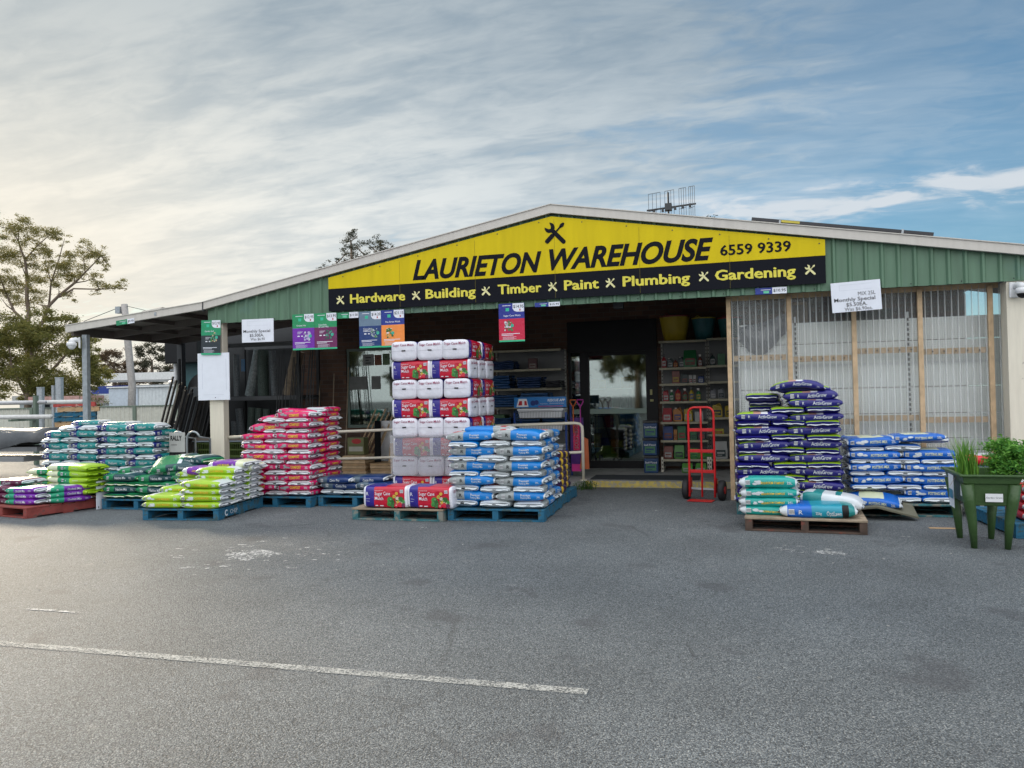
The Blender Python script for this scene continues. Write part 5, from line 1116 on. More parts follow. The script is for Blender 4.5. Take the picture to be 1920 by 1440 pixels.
q = MB(); q.text('SOLD HERE', 0, .40, 0, .06, 0, 0, .03); b.add([(.02-v[2]+.0, -.008, .48+v[0]) for v in q.v], q.f, 1)
b.box(-.1, .06, -.006, -.001, .10, .22, 2)
b.build('printed_panel', [plastic('sold', (.55, .02, .09), .4), M_white, plastic('pinkp', (.55, .03, .22), .4)], ts)
for i, (x, c) in enumerate(((-.05, (.50, .12, .03)), (.07, (.42, .04, .28)))):
    MB().tube([(x, -.03, .75), (x, -.03, 1.18), (x-.05, -.03, 1.26), (x-.05, -.03, 1.30), (x+.05, -.03, 1.30), (x+.05, -.03, 1.26), (x, -.03, 1.18)], .010, 6).build('tool_handle', plastic('th%d' % i, c, .4), ts)
MB().prism([(-.05, .12), (.11, .12), (.10, .62), (.02, .66)], -.03, -.018).build('orange_flyer', plastic('orfl', (.50, .12, .04), .4), ts).location = (.09, 0, .02)

# posters in the brick-wall window
def paper(x0, x1, z0, z1, label, c=(.30, .31, .30), rows=0, y=yw+.052):
    b = MB().box(x0, x1, y, y+.002, z0, z1)
    for k in range(rows): b.box(x0+.06, x1-.06-.05*(k % 2), y-.0015, y-.0003, z1-.08-k*.055, z1-.06-k*.055, 1)
    b.build('window_notice', [mat('notice%d' % int(c[0]*99), c, .6), M_dark], label=label, cat='notice', group='notices taped in the shop window')
paper(-7.14, -6.90, 2.17, 2.40, 'printed notice at the top of the shop window', rows=3); paper(-7.45, -7.06, 1.68, 1.95, 'wide blank notice low at the left of the window', (.20, .21, .20)); paper(-6.96, -6.76, 1.68, 1.95, 'narrow blank notice low in the middle of the window', (.20, .20, .17)); paper(-6.88, -6.73, 2.17, 2.38, 'reddish picture notice in the window', (.25, .10, .06), 1); paper(-6.70, -6.55, 2.17, 2.40, 'green picture notice in the window beside the bale tower', (.14, .22, .12), 1)

# timber, offcuts and boxes between the pink stack and the bale tower
def board(name, p0, p1, w_, t_, m, label, cat, group):
    p0, p1 = Vector(p0), Vector(p1); d = p1-p0; q = MB().box(-w_/2, w_/2, -t_/2, t_/2, 0, d.length)
    o = q.build(name, m, bevel=.002, label=label, cat=cat, group=group); o.location = p0; o.rotation_mode = 'QUATERNION'; o.rotation_quaternion = d.to_track_quat('Z', 'Y'); return o
for i in range(7):
    dx = i*.075; board('garden_stake', (-7.05+dx, 13.5, .12), (-6.75+dx*.95, 14.1, 1.28-.07*(i % 3)), .022, .022, M_pine, ['leftmost', 'second', 'third', 'fourth', 'fifth', 'sixth', 'rightmost'][i]+' of the thin timber stakes leaning under the window', 'stake', 'timber stakes leaning under the window')
board('timber_board', (-6.35, 13.3, .30), (-6.62, 13.9, 1.05), .12, .02, M_black, 'black board leaning against a white panel under the window', 'board', None)
MB().box(-.16, .16, -.01, .01, 0, .95).build('melamine_sheet', M_white, label='tall white panel standing behind the leaning boards', cat='panel', loc=(-6.42, 13.95, .10))
board('timber_board', (-6.10, 13.35, .28), (-6.22, 13.7, .62), .10, .02, M_pine, 'short pale board leaning on the low timber pile', 'board', None)
board('timber_board', (-5.98, 13.35, .28), (-5.93, 13.7, .66), .07, .02, M_wood, 'narrow brown board leaning on the low timber pile', 'board', None)
def pile(x, y, z, n, w_, l_, label):
    t = empty('timber_pile', (x, y, z), 0, label, 'timber pile')
    for k in range(n): MB().box(-w_/2+rnd.uniform(-.01, .01), w_/2+rnd.uniform(-.01, .01), -l_/2, l_/2, k*.048, k*.048+.042).build('plank', [M_pine, M_wood][k % 2], t, bevel=.002)
pile(-6.72, 13.3, .10, 7, .48, .5, 'taller pile of short planks right of the pink stack'); pile(-6.15, 13.35, .10, 4, .52, .5, 'low pile of short planks beside the bale tower')
t = empty('display_box', (-6.78, 13.35, .44), 0, 'olive display box with a red oval on top of the tall plank pile', 'box')
MB().box(-.17, .17, -.1, .1, 0, .32).build('body', mat('olivebox', (.16, .17, .07), .6), t, bevel=.003)
MB().disc(.02, .25, .05, -.104, -.1005, 0, 18, 2.0).box(-.14, .15, -.103, -.1002, .06, .15, 1).build('print', [plastic('ovalred', (.4, .03, .03)), mat('paleprint', (.4, .4, .35), .6)], t)

# ------------------------------------------------------------------ clear screen wall and pegboard at right
YS = 11.0
sc_ = empty('screen_wall', (.05, YS, 0), 0, 'timber framed screen of clear corrugated plastic under the right fascia', 'screen wall')
def SCp(mb, name, m, **k):
    o = mb.build(name, m, **k); o.parent = sc_; o.matrix_parent_inverse = Matrix.Translation(sc_.location).inverted(); return o
for x in (.04, .825, 1.63, 2.42, 3.225): SCp(MB().box(x, x+.058, YS-.045, YS, 0, 2.76), 'stud', M_pine, bevel=.003)
SCp(MB().box(.04, 3.36, YS+.004, YS+.045, 2.735, 2.80), 'top_rail', M_pine)
for x0_, x1_, z in ((.108, .825, 1.905), (.893, 1.63, 1.87), (1.698, 2.42, 1.95), (2.488, 3.225, 1.915), (.893, 1.63, 1.02), (1.698, 2.42, 1.06), (2.488, 3.225, 1.03), (.108, .825, .95)):
    q = MB().box(x0_, x1_, YS+.03, YS+.065, z, z+.075)
    SCp(q, 'rail', M_pine, bevel=.002)
q = MB()
for x0_, x1_, z in ((.108, .825, 1.905), (.893, 1.63, 1.87), (1.698, 2.42, 1.95), (2.488, 3.225, 1.915)):
    for k in range(5): q.disc(x0_+.1+k*.135, z+.035, .010, YS-.012, YS-.006, 0, 8)
SCp(q, 'roofing_screws', M_dark)
q = MB(); n_ = 0; x = .06; base = len(q.v); cnt = 0
while x < 3.35:
    for dx, dy in ((0, .022), (.048, .022), (.054, .0), (.060, .0), (.066, .022)):
        q.v.append((x+dx, YS+.002+dy, .05)); q.v.append((x+dx, YS+.002+dy, 2.78)); cnt += 1
    x += .0775
for k in range(cnt-1): q.f.append((2*k, 2*k+2, 2*k+3, 2*k+1)); q.m.append(1 if k % 5 in (1, 2, 3) else 0)
SCp(q, 'clear_corrugated_sheet', [M_clear, M_clear2])
q = MB(); x = .06
YP = 11.24
pb = empty('pegboard_rack', (.22, YP, 0), 0, 'white pegboard rack with slotted uprights behind the clear screen', 'pegboard rack')
def PB(mb, name, m, **k):
    o = mb.build(name, m, **k); o.parent = pb; o.matrix_parent_inverse = Matrix.Translation(pb.location).inverted(); return o
tops = [0.02, .49, .82, 1.15, 1.50, 1.82, 2.12, 2.42]
for (xa, xb) in ((.215, .935), (.965, 2.345), (2.375, 3.55)):
    for z0_, z1_ in zip(tops, tops[1:]): PB(MB().box(xa, xb, YP+.03, YP+.045, z0_+.004, z1_-.004), 'pegboard_panel', M_peg)
    PB(MB().box(xa, xb, YP+.018, YP+.029, 1.80, 1.835), 'shelf_strip', M_white)
for x in (.185, .937, 2.347, 3.552):
    q = MB().box(x, x+.027, YP, YP+.045, 0, 2.50)
    for k in range(36): q.box(x+.004, x+.023, YP-.0025, YP-.001, .05+k*.0665, .05+k*.0665+.040, 1)
    PB(q, 'slotted_upright', [M_white, M_black])
# clear-film bundle hanging over the pegboard and brown stuff behind
b = MB(); base = 0; n_, m_ = 14, 8
for i in range(n_):
    for j in range(m_):
        u, v = i/(n_-1), j/(m_-1); x = .20+u*.64; top_ = 2.40+.16*u*u; bot = 2.20-.28*math.sin(PI*u)**1.3*(1.2-u*.8)+.18*max(0, u-.6)
        z = bot+(top_-bot)*v; p = Vector((x, YP-.06-.07*math.sin(PI*v)*math.sin(PI*min(1, u+.05)), z)); p += noise.noise_vector(p*9)*.03; b.v.append(tuple(p))
for i in range(n_-1):
    for j in range(m_-1): a = i*m_+j; b.f.append((a, a+m_, a+m_+1, a+1)); b.m.append(0)
b.build('film_bundle', mat('darkfilm', (.10, .105, .12), .22, .3, 9, .4, 10), smooth=True, label='dark shade cloth in clear film slung over the left end of the pegboard', cat='plastic bundle')
MB().box(1.0, 1.35, 13.6, 14.1, 2.5, 2.95).box(1.05, 1.3, 13.58, 13.599, 2.55, 2.9, 1).build('brown_carton', [M_wood, M_wood2], label='brown carton seen high behind the clear screen', cat='carton')
MB().box(2.0, 2.7, 13.9, 14.15, 2.3, 2.8).build('dark_cabinet', mat('cabinet', (.02, .035, .03), .4), label='dark glossy cabinet high behind the clear screen', cat='cabinet')

# ------------------------------------------------------------------ planter with herbs
pl = empty('raised_planter', (2.33, 8.26, 0), R(-2), 'dark green plastic raised planter on four legs at the right edge', 'planter')
PG = plastic('planter_green', (.038, .085, .022), .42)
q = MB()
def ring(w_, d_, z): return [(-w_, -d_, z), (w_, -d_, z), (w_, d_, z), (-w_, d_, z)]
R_ = [ring(.185, .30, .40), ring(.205, .325, .60), ring(.225, .345, .605), ring(.235, .355, .665), ring(.265, .385, .67), ring(.265, .385, .69), ring(.225, .345, .69), ring(.21, .33, .60)]
for r0 in R_: q.v += r0
for i in range(len(R_)-1):
    for k in range(4): q.f.append((i*4+k, i*4+(k+1) % 4, (i+1)*4+(k+1) % 4, (i+1)*4+k)); q.m.append(0)
q.f.append((3, 2, 1, 0)); q.m.append(0); e = (len(R_)-1)*4; q.f.append((e, e+1, e+2, e+3)); q.m.append(1)
q.build('tub', [PG, mat('soil', (.03, .02, .015), .9)], pl, bevel=.006)
for sx in (-1, 1):
    for sy in (-1, 1): MB().tube([(sx*.135, sy*.26, 0), (sx*.150, sy*.275, .25), (sx*.172, sy*.295, .42), (sx*.19, sy*.315, .60)], [.026, .040, .050, .055], 12).build('leg', PG, pl, smooth=True)
q = MB().box(-.05, .09, -.332, -.326, .44, .515); q.text('Garden Grow', -.045, .085, .472, .014, -.3335, 1); q.disc(.02, .478, .02, -.3330, -.3325, 2, 16)
q.build('maker_sticker', [M_white, M_dark, M_white], pl)
q = MB().box(-.222, -.216, -.26, -.20, .48, .57); q.build('small_tag', M_white, pl)
q = MB(); q.add([(-.25, -.05, .66), (-.245, -.22, .655), (-.235, -.20, .34), (-.24, -.03, .35), (-.252, -.05, .66), (-.247, -.22, .655), (-.237, -.20, .34), (-.242, -.03, .35)], [(0, 1, 2, 3), (7, 6, 5, 4)])
q.add([(-.2535, -.07, .52), (-.2495, -.20, .515), (-.2465, -.19, .43), (-.2505, -.06, .435)], [(3, 2, 1, 0)], 1)
q.build('care_card', [M_paper, plastic('cardblue', (.02, .18, .28))], pl).location = (-.012, .12, 0)
b = MB(); blades(b, 2.19, 8.20, .66, 150, .37, .10, r_, .0095, .85); b.build('chives', L_chive, label='tall chives standing at the left of the green planter', cat='herb')
b = MB()
for i in range(34):
    a = r_.uniform(0, 2*PI); d = r_.uniform(0, .21); leaves(b, (2.53+d*math.cos(a)*1.2, 8.16+d*math.sin(a)*1.1, .80+r_.uniform(-.10, .17)), (.085, .085, .06), 190, .020, r_, soft=True)
leaves(b, (2.66, 8.0, .66), (.10, .12, .14), 500, .015, r_)
for i in range(60):
    x, y = 2.54+r_.uniform(-.2, .2), 8.24+r_.uniform(-.2, .2); b.tube([(x, y, .62), (x+r_.uniform(-.05, .05), y+r_.uniform(-.05, .05), .84+r_.uniform(0, .1))], .0018, 3, cap=False)
b.build('parsley', L_herb, label='bushy bright parsley spilling over the right of the green planter', cat='herb')
MB().tube([(2.02, 8.10, .56), (2.10, 8.14, .68), (2.26, 8.30, .73)], .0016, 4).build('garden_tie', M_wood2, label='thin straw stem leaning across the planter rim', cat='stem')

# ------------------------------------------------------------------ left verandah: racks, rolls, crates
rk = empty('storage_rack', (-9.1, 13.4, 0), 0, 'dark steel storage rack with mesh rolls under the left verandah', 'storage rack')
for x in (-.75, 1.0):
    for y in (0, .75): MB().box(x, x+.06, y, y+.06, 0, 2.65).build('upright', M_dark, rk)
for z in (.62, 1.55, 2.62): MB().box(-.69, 1.0, 0, .05, z-.04, z+.04).box(-.69, 1.0, .76, .81, z-.04, z+.04).build('beam', mat('rackbeam', (.09, .095, .10), .5), rk)
for z in (.665, 1.595): MB().box(-.74, 1.05, .055, .755, z-.015, z).build('shelf_board', M_dark, rk)
def roll(x, y, z, h, r, m, label, tx=0, ty=0, cat='roll'):
    b = MB().lathe([(r, 0), (r*1.02, h*.5), (r, h), (r*.7, h), (r*.7, h-.03)], (0, 0, 0), 16)
    o = b.build('mesh_roll', m, smooth=False, label=label, cat=cat, group='mesh and film rolls on the verandah rack', loc=(x, y, z)); o.rotation_euler = (tx, ty, 0)
gm = mat('greenmesh', (.06, .09, .075), .6, .5, 60); gy = mat('greymesh', (.12, .14, .15), .5, .5, 50); cl = mat('whitefilm', (.22, .26, .26), .3, .4, 20)
for i, (x, h, m, tl, l) in enumerate(((-9.62, .42, gy, 0, 'short grey roll at the left of the lower rack shelf'), (-9.45, .68, gy, 6, 'tall grey mesh roll leaning on the lower rack shelf'), (-9.28, .70, gm, -5, 'pair-left green mesh roll on the lower rack shelf'), (-9.10, .68, gm, -4, 'pair-right green mesh roll on the lower rack shelf'), (-8.88, .66, gm, 0, 'single dark roll right of the mesh pair on the lower rack shelf'))):
    roll(x, 13.55, .67, h, .075, m, l, 0, R(-tl))
for i, (x, h, r, m, tl, l) in enumerate(((-9.60, .85, .06, gy, 0, 'slim grey roll at the left of the upper rack shelf'), (-9.30, .95, .10, cl, -14, 'pale film roll leaning on the upper rack shelf'), (-8.98, .92, .11, gm, 0, 'thick green roll upright on the upper rack shelf'), (-8.42, .9, .12, M_wood2, -16, 'brown paper roll leaning at the right of the upper rack shelf'), (-8.72, .9, .07, gy, 3, 'grey banded roll beside the brown one on the upper rack shelf'))):
    roll(x, 13.6, 1.60, h, r, m, l, 0, R(-tl))
for i, x in enumerate((-9.3, -8.9, -8.5)): roll(x, 13.6, .02, .52, .09, gm, ['left', 'middle', 'right'][i]+' one of three dark rolls on the ground under the rack')
MB().box(-9.42, -9.34, 13.5, 13.52, 2.1, 2.35).build('blue_label', plastic('bluelab', (.03, .12, .25)), label='small blue product label high on the rack', cat='label')
def crate(x, label):
    t = empty('plastic_crate', (x, 12.0, .50), 0, label, 'crate', 'green crates on the low bench')
    q = MB(); W_, D_, H_ = .36, .30, .26
    q.box(0, W_, 0, .012, 0, .03); q.box(0, W_, 0, .012, H_-.03, H_); q.box(0, W_, 0, .012, H_*.45, H_*.55); q.box(0, W_, D_-.012, D_, 0, H_); q.box(0, .012, 0.012, D_-.012, 0, H_); q.box(W_-.012, W_, .012, D_-.012, 0, H_); q.box(0, W_, .0, D_, -.01, 0)
    for k in range(10): xx = W_*k/9; q.box(min(xx, W_-.008), min(xx, W_-.008)+.008, .001, .011, .03, H_-.03)
    q.build('body', plastic('crategreen', (.085, .13, .03), .5), t)
for i, x in enumerate((-9.42, -9.05, -8.68, -8.30)): crate(x, 'green plastic crate on the low bench, '+['leftmost, behind the rally board', 'left of the cream post', 'right of the cream post', 'rightmost, beside the pink stack'][i])
t = empty('low_bench', (-8.7, 12.15, 0), 0, 'low bench holding the green crates behind the cream post', 'bench')
MB().box(-.8, .85, -.2, .2, .45, .488).build('top', M_dark, t)
for x in (-.75, .78): MB().box(x, x+.04, -.18, .18, 0, .449).build('leg', M_dark, t)
MB().box(-9.5, -7.92, 11.96, 12.34, .775, .80).box(-9.5, -7.92, 11.95, 11.959, .80, .86, 1).build('bench_cover', [mat('coverblue', (.30, .36, .42), .5), mat('coverbrown', (.16, .13, .11), .6)], label='pale blue and brown cover board lying on the green crates', cat='board')
# rally board rack
t = empty('fence_post_rack', (-8.47, 10.32, 0), 0, 'grey tube rack with hooped ends and a light steel fence post board', 'rack')
for x in (.10, .38):
    MB().tube([(x-.12, 0, 0), (x-.12, 0, .92)]+[(x-.12+.12*(1-math.cos(a)), 0, .92+.12*math.sin(a)) for a in [R(18*i) for i in range(1, 10)]]+[(x+.12, .25, .92), (x+.12, .25, 0)], .016, 8).build('hoop', M_galv, t, smooth=True)
MB().box(.22, .50, .10, .14, .60, .66).build('brace', mat('paleblue', (.20, .33, .40), .5), t)
q = MB().box(-.045, .245, -.03, -.02, .72, 1.03, 0); q.box(-.045, .245, -.03, -.02, .42, .719, 1); q.text('RALLY', -.02, .19, .905, .075, -.0315, 2, .05); q.box(-.01, .10, -.0312, -.0302, .83, .838, 2)
q.text('LIGHT STEEL', -.03, .22, .63, .045, -.0315, 3, .03); q.text('FENCE POSTS', -.03, .22, .56, .045, -.0315, 3, .03); q.box(-.03, .2, -.0312, -.0302, .48, .505, 4)
q.build('board', [mat('cardgrey', (.42, .42, .40), .5), M_black, M_black, mat('cardpale', (.45, .38, .30), .5), mat('cardtan', (.35, .20, .12), .5)], t)
# black star pickets and panels leaning
r3 = random.Random(3)
for i in range(12):
    x = -9.98+i*.045; board('steel_picket', (x-.10+.01*i, 11.55+.03*(i % 3), 0), (x+.20, 11.95+.03*(i % 3), 1.98-.04*(i % 4)-.03*i), .06, .03, M_black, 'black steel picket, '+ordn(i).replace('bottom', 'first')+' from the left in the bundle leaning by the rack', 'picket', 'black pickets leaning by the left rack')
for i in range(5):
    board('shade_screen', (-9.72+i*.05, 11.8+i*.05, 0), (-9.50+i*.05, 12.20+i*.05, 1.78-.05*(i % 2)), .42, .015, M_dark, ['frontmost', 'second', 'third', 'fourth', 'rearmost'][i]+' of the dark screens leaning beside the pickets', 'screen panel', 'dark screens beside the pickets')
t = MB().prism([(-.45, 0), (.45, 0), (.45, 1.7)]+[(.45*math.cos(R(a)), 1.7+.42*math.sin(R(a))) for a in range(15, 180, 15)]+[(-.45, 1.7)], 0, .10).build('dark_arch_panel', M_dark, label='large dark round-topped panel standing behind the blank board', cat='panel', loc=(-10.35, 13.6, 0))
MB().box(-.33, .33, 0, .12, 0, 1.75).box(-.30, -.26, -.03, -.001, 0, 2.35).box(.26, .30, -.03, -.001, 0, 2.35).box(-.33, .33, -.03, -.001, 1.2, 1.26).build('dark_trolley_cage', M_black, label='black upright cage trolley in the shade left of the blank board', cat='cage trolley', loc=(-9.95, 12.7, 0), bevel=.004)
for i in range(18):
    x = -8.35+i*.045; board('steel_rod', (x, 12.9, 0), (x+r3.uniform(-.06, .06), 13.25, 2.35+r3.uniform(-.2, .2)), .012, .012, M_dark, 'dark steel rod, '+(ordn(i).replace('bottom', 'first') if i < 17 else 'last')+' from the left in the row against the brick wall', 'rod', 'steel rods standing against the brick wall')
for i in range(3): board('long_handle', (-7.95+.3*i, 13.9, .1), (-8.05+.33*i, 14.2, 1.9+.12*i), .022, .022, M_wood2, ['left', 'middle', 'right'][i]+' one of three long tool handles on the brick wall', 'tool', 'long tools on the brick wall')
# downpipe shed edge behind
t = empty('green_shed', (-12.3, 15.3, 0), 0, 'narrow teal shed wall with a white downpipe behind the lean-to', 'shed')
MB().box(0, 1.6, 0, 2.5, 0, 2.45).build('wall', mat('teal_wall', (.03, .10, .11), .5), t)
MB().box(-.14, 0-.002, -.02, .10, 0, 2.3).build('corner_trim', mat('palegreen', (.28, .32, .26), .5), t)
MB().tube([(-.22, -.08, 2.62), (-.12, -.08, 2.52), (-.08, -.08, 2.42), (-.08, -.08, 2.05), (-.16, -.08, 1.98), (-.26, -.08, 1.96)], .045, 10).build('downpipe', M_white, t, smooth=True)
MB().box(-.12, .75, -.4, .3, 2.40, 2.95).build('roof_box', M_black, t, bevel=.02)

# ------------------------------------------------------------------ yard at far left
def ribfence(x0, x1, y, z1, label, rz=0, posts=()):
    t = empty('metal_fence', (x0, y, 0), rz, label, 'fence'); L_ = x1-x0
    q = MB(); x = 0
    while x < L_:
        for (a, ya), (c, yc) in zip([(0, 0), (.10, 0), (.13, -.03), (.17, -.03), (.20, 0)], [(.10, 0), (.13, -.03), (.17, -.03), (.20, 0), (.2, 0)]):
            q.add([(x+a, ya, 0), (x+c, yc, 0), (x+c, yc, z1), (x+a, ya, z1)], [(0, 1, 2, 3)])
        x += .2
    q.build('ribbed_sheet', mat('fence_cream', (.50, .50, .43), .5), t)
    MB().box(0, L_, -.06, .02, z1, z1+.045).build('top_rail', mat('fence_green', (.13, .17, .13), .5), t)
    for px in posts: MB().box(px, px+.14, -.09, -.04, 0, z1+.02).build('post', mat('fence_green', (.13, .17, .13), .5), t)
ribfence(-40, -17.5, 24, 1.36, 'cream ribbed metal fence with grey-green posts beyond the yard', posts=(13.75, 18.6, 21.3, 9.2))
t = empty('white_shed', (-30, 32, 0), 0, 'white ribbed shed just behind the metal fence', 'shed')
q = MB(); x = 0
while x < 5.6:
    q.add([(x, 0, 0), (x+.14, 0, 0), (x+.14, 0, 2.27-.0*x), (x, 0, 2.27)], [(0, 1, 2, 3)]); q.add([(x+.14, 0, 0), (x+.17, -.03, 0), (x+.17, -.03, 2.27), (x+.14, 0, 2.27)], [(0, 1, 2, 3)]); q.add([(x+.17, -.03, 0), (x+.2, 0, 0), (x+.2, 0, 2.27), (x+.17, -.03, 2.27)], [(0, 1, 2, 3)]); x += .2
q.build('wall', mat('shed_white', (.58, .62, .63), .5), t)
MB().box(-.05, 5.7, -.15, 6, 2.272, 2.33).build('roof', mat('shed_roof', (.66, .68, .68), .4), t)
MB().box(.0, 1.75, -.06, -.035, .1, 2.22).build('roller_door', mat('door_pale', (.46, .52, .58), .4), t)
t = empty('white_hall', (-43.2, 45, 0), 0, 'long low white-roofed hall with a blue sign far beyond the fence', 'building')
q = MB(); q.prism([(-.9, 3.15), (22, 2.9), (22, 3.52), (.6, 3.62), (.2, 3.60)], 0, 8); q.build('roof', mat('hall_roof', (.72, .73, .72), .4), t)
MB().prism([(-.9, 3.0), (22, 2.75), (22, 2.88), (-.9, 3.13)], -.05, 0).build('gutter', mat('gutter_grey', (.30, .31, .31), .5), t)
MB().box(-.2, 22, .3, 8, 0, 2.74).build('wall', mat('hall_wall', (.55, .60, .62), .5), t)
q = MB().box(-.3, 3.3, -.5, -.4, 2.15, 2.72); q.text('C', 2.85, 3.15, 2.28, .25, -.505, 1, .03); q.build('blue_sign', [plastic('signnavy', (.015, .04, .25)), M_white], t)
for i, (x0_, x1_, z_, l) in enumerate(((-38, -32.5, 2.0, 'low white roof seen beneath the big gum tree'), (-33, -30.5, 1.9, 'low pale roof right of the gum tree'))):
    t = empty('low_shed', (x0_, 34, 0), 0, l, 'shed')
    MB().box(0, x1_-x0_, 0, 4, 0, z_-.4).build('wall', mat('hall_wall', (.55, .60, .62), .5), t); MB().box(-.2, x1_-x0_+.2, -.3, 4.3, z_-.39, z_+.02).build('roof', mat('hall_roof', (.72, .73, .72), .4), t)
t = empty('timber_power_pole', (-25.2, 28, 0), R(0), 'bare grey timber power pole behind the white shed', 'power pole')
MB().tube([(.05, 0, 0), (.15, 0, 2.2), (-.05, 0, 4.3), (-.2, 0, 5.85)], [.17, .155, .145, .135], 12).build('pole', mat('pole_grey', (.34, .32, .30), .8, .2, 12), t, smooth=True)
MB().box(-.56, -.32, -.15, .1, 5.45, 5.75).build('transformer', M_galv, t)
MB().tube([(-2.4, 0, 5.2), (-.2, 0, 5.8), (1.6, 0, 5.35)], .015, 4).build('wire', M_dark, t)
t = empty('green_pole', (-24.2, 30, 0), 0, 'pale green metal pole with cross-arms beside the timber power pole', 'pole')
MB().tube([(0, 0, 0), (0, 0, 4.35)], .10, 10).build('pole', mat('pole_green', (.20, .27, .20), .7), t, smooth=True)
MB().box(-.5, .9, -.03, .03, 2.95, 3.0).box(-.4, .4, -.03, .03, 3.5, 3.55).build('cross_arms', M_galv, t)
for i, (x, h, r) in enumerate(((-25.35, 2.15, .13), (-24.75, 2.2, .06), (-24.45, 2.5, .14))):
    t = empty('steel_post', (x, 24-.4, 0), 0, ['short thick', 'thin middle', 'tall thick'][i]+' galvanised post sticking up above the yard fence', 'post', 'galvanised posts in the yard')
    MB().tube([(0, 0, 0), (0, 0, h)], r, 10).build('shaft', M_galv, t); MB().lathe([(r*1.1, 0), (r*1.1, .04)], (0, 0, h), 10).build('cap', M_galv, t)
# bundled long pipes on a rack
def pipe(name, p0, p1, r, m, label, cat='pipe', grp='long pipes and packs on the yard rack'):
    q = MB().tube([p0, p1], r, 12); return q.build(name, m, smooth=True, label=label, cat=cat, group=grp)
wp = mat('pipe_white', (.62, .62, .60), .4)
pipe('white_pipe', (-25, 16.2, 1.61), (-15.75, 15.9, 1.57), .055, wp, 'upper long white pipe behind the pallet pile')
pipe('white_pipe', (-25, 15.2, 1.25), (-15.8, 15.0, 1.22), .055, wp, 'lower long white pipe on the yard rack')
pipe('white_pipe', (-25, 15.4, 1.55), (-16.6, 15.6, 1.58), .04, mat('pipe_grey', (.42, .42, .43), .4), 'grey pipe lying along the upper white pipe')
t = empty('pipe_rack', (-16.9, 15.6, 0), 0, 'grey steel rack carrying the long white pipes', 'rack')
for x in (-4.2, 0): 
    MB().box(x, x+.08, -.1, 0, 0, 1.75).build('upright', mat('fence_green', (.13, .17, .13), .5), t)
    MB().box(x, x+.08, -.8, -.11, 1.12, 1.17).build('arm', mat('fence_green', (.13, .17, .13), .5), t)
# tarp covered pack on trestles
t = empty('covered_pack', (-14.6, 12.3, 0), 0, 'long steel pack under a wrinkled grey tarpaulin on trestles at the left edge', 'covered pack')
q = MB(); n_ = 40; prof = [(-.35, .70), (-.37, .80), (-.33, .98), (-.1, 1.07), (.25, 1.05), (.4, .9), (.4, .72)]
for i in range(n_):
    x = -6+7.7*i/(n_-1)
    for (y, z) in prof:
        d = noise.noise_vector(Vector((x*1.6, y*2, z*3)))*.10; sag = .06*math.sin(x*3.0)*(z < .85); q.v.append((x+d.x*.3, y+d.y*.5, z+d.z*.5-sag))
m_ = len(prof)
for i in range(n_-1):
    for k in range(m_-1): a = i*m_+k; q.f.append((a, a+m_, a+m_+1, a+1)); q.m.append(0)
q.f += [tuple(range(m_)), tuple(reversed(range((n_-1)*m_, n_*m_)))]; q.m += [0, 0]
q.build('tarpaulin', M_grayp, t, smooth=True)
for k in range(5): MB().box(-6, 1.6, -.30+.13*k, -.19+.13*k, .60, .69).build('steel_length', mat('steelgrey', (.16, .165, .17), .4), t)
MB().box(-6, 1.3, -.33, .33, .40, .50).build('lower_pack', mat('steelgrey2', (.22, .225, .23), .35), t)
for x in (-2.5, .1): MB().tube([(x-.22, -.36, 0), (x, -.36, .60), (x+.16, -.36, 0)], .02, 6).tube([(x-.14, -.36, .2), (x+.11, -.36, .2)], .014, 6).build('trestle', mat('trestle', (.12, .13, .13), .5), t)
# stack of spare pallets
sx, sy = -21.2, 20.4
for k in range(10):
    c = {9: 'red', 8: 'bare timber', 7: 'blue', 6: 'blue', 5: 'bare timber', 4: 'bare timber'}.get(k, ['blue', 'bare timber'][k % 2]); m = {'red': mat('bright_red_pallet', (.42, .06, .05), .7, .25, 6, col2=(.5, .25, .2), c2s=4), 'blue': M_bluepal, 'bare timber': M_wood}[c]
    pallet(sx+rnd.uniform(-.05, .05), sy+rnd.uniform(-.05, .05), R(-48), m, c+' pallet, '+(ordn(k)+' from the bottom' if 0 < k < 9 else ['at the bottom', 'topmost'][k > 0])+' of the spare pallet pile', 1.165, 1.165, None, 'spare pallets piled in the yard', z=k*.158)
t = empty('timber_pack', (-30.8, 28, 1.55), 0, 'faded pinkish timber pack lying above the fence line', 'timber pack')
MB().box(0, 3.3, 0, 1.0, .12, .33).build('upper_layer', mat('pinkwood', (.42, .25, .22), .7, .3, 5), t); MB().box(.5, 3.3, -.02, 1.0, -.02, .11).build('lower_layer', mat('pinkwood2', (.36, .26, .22), .7, .3, 5), t)
for x in (.3, 2.8): MB().box(x, x+.1, .2, .8, -1.55, -.03).build('support', M_dark, t)
MB().box(0, 1.2, 0, .9, 0, .08).box(.5, .75, .3, .5, .08, .13).build('bin_lid', M_dark, label='dark lid of a bin standing behind the teal stacks', cat='bin lid', loc=(-12.0, 13.6, .98), bevel=.01)
MB().box(-11.95, -10.9, 13.62, 14.4, 0, .975).build('wheelie_bin', mat('bingrey', (.25, .25, .24), .5), label='grey waste bin under the dark lid behind the teal stacks', cat='bin')

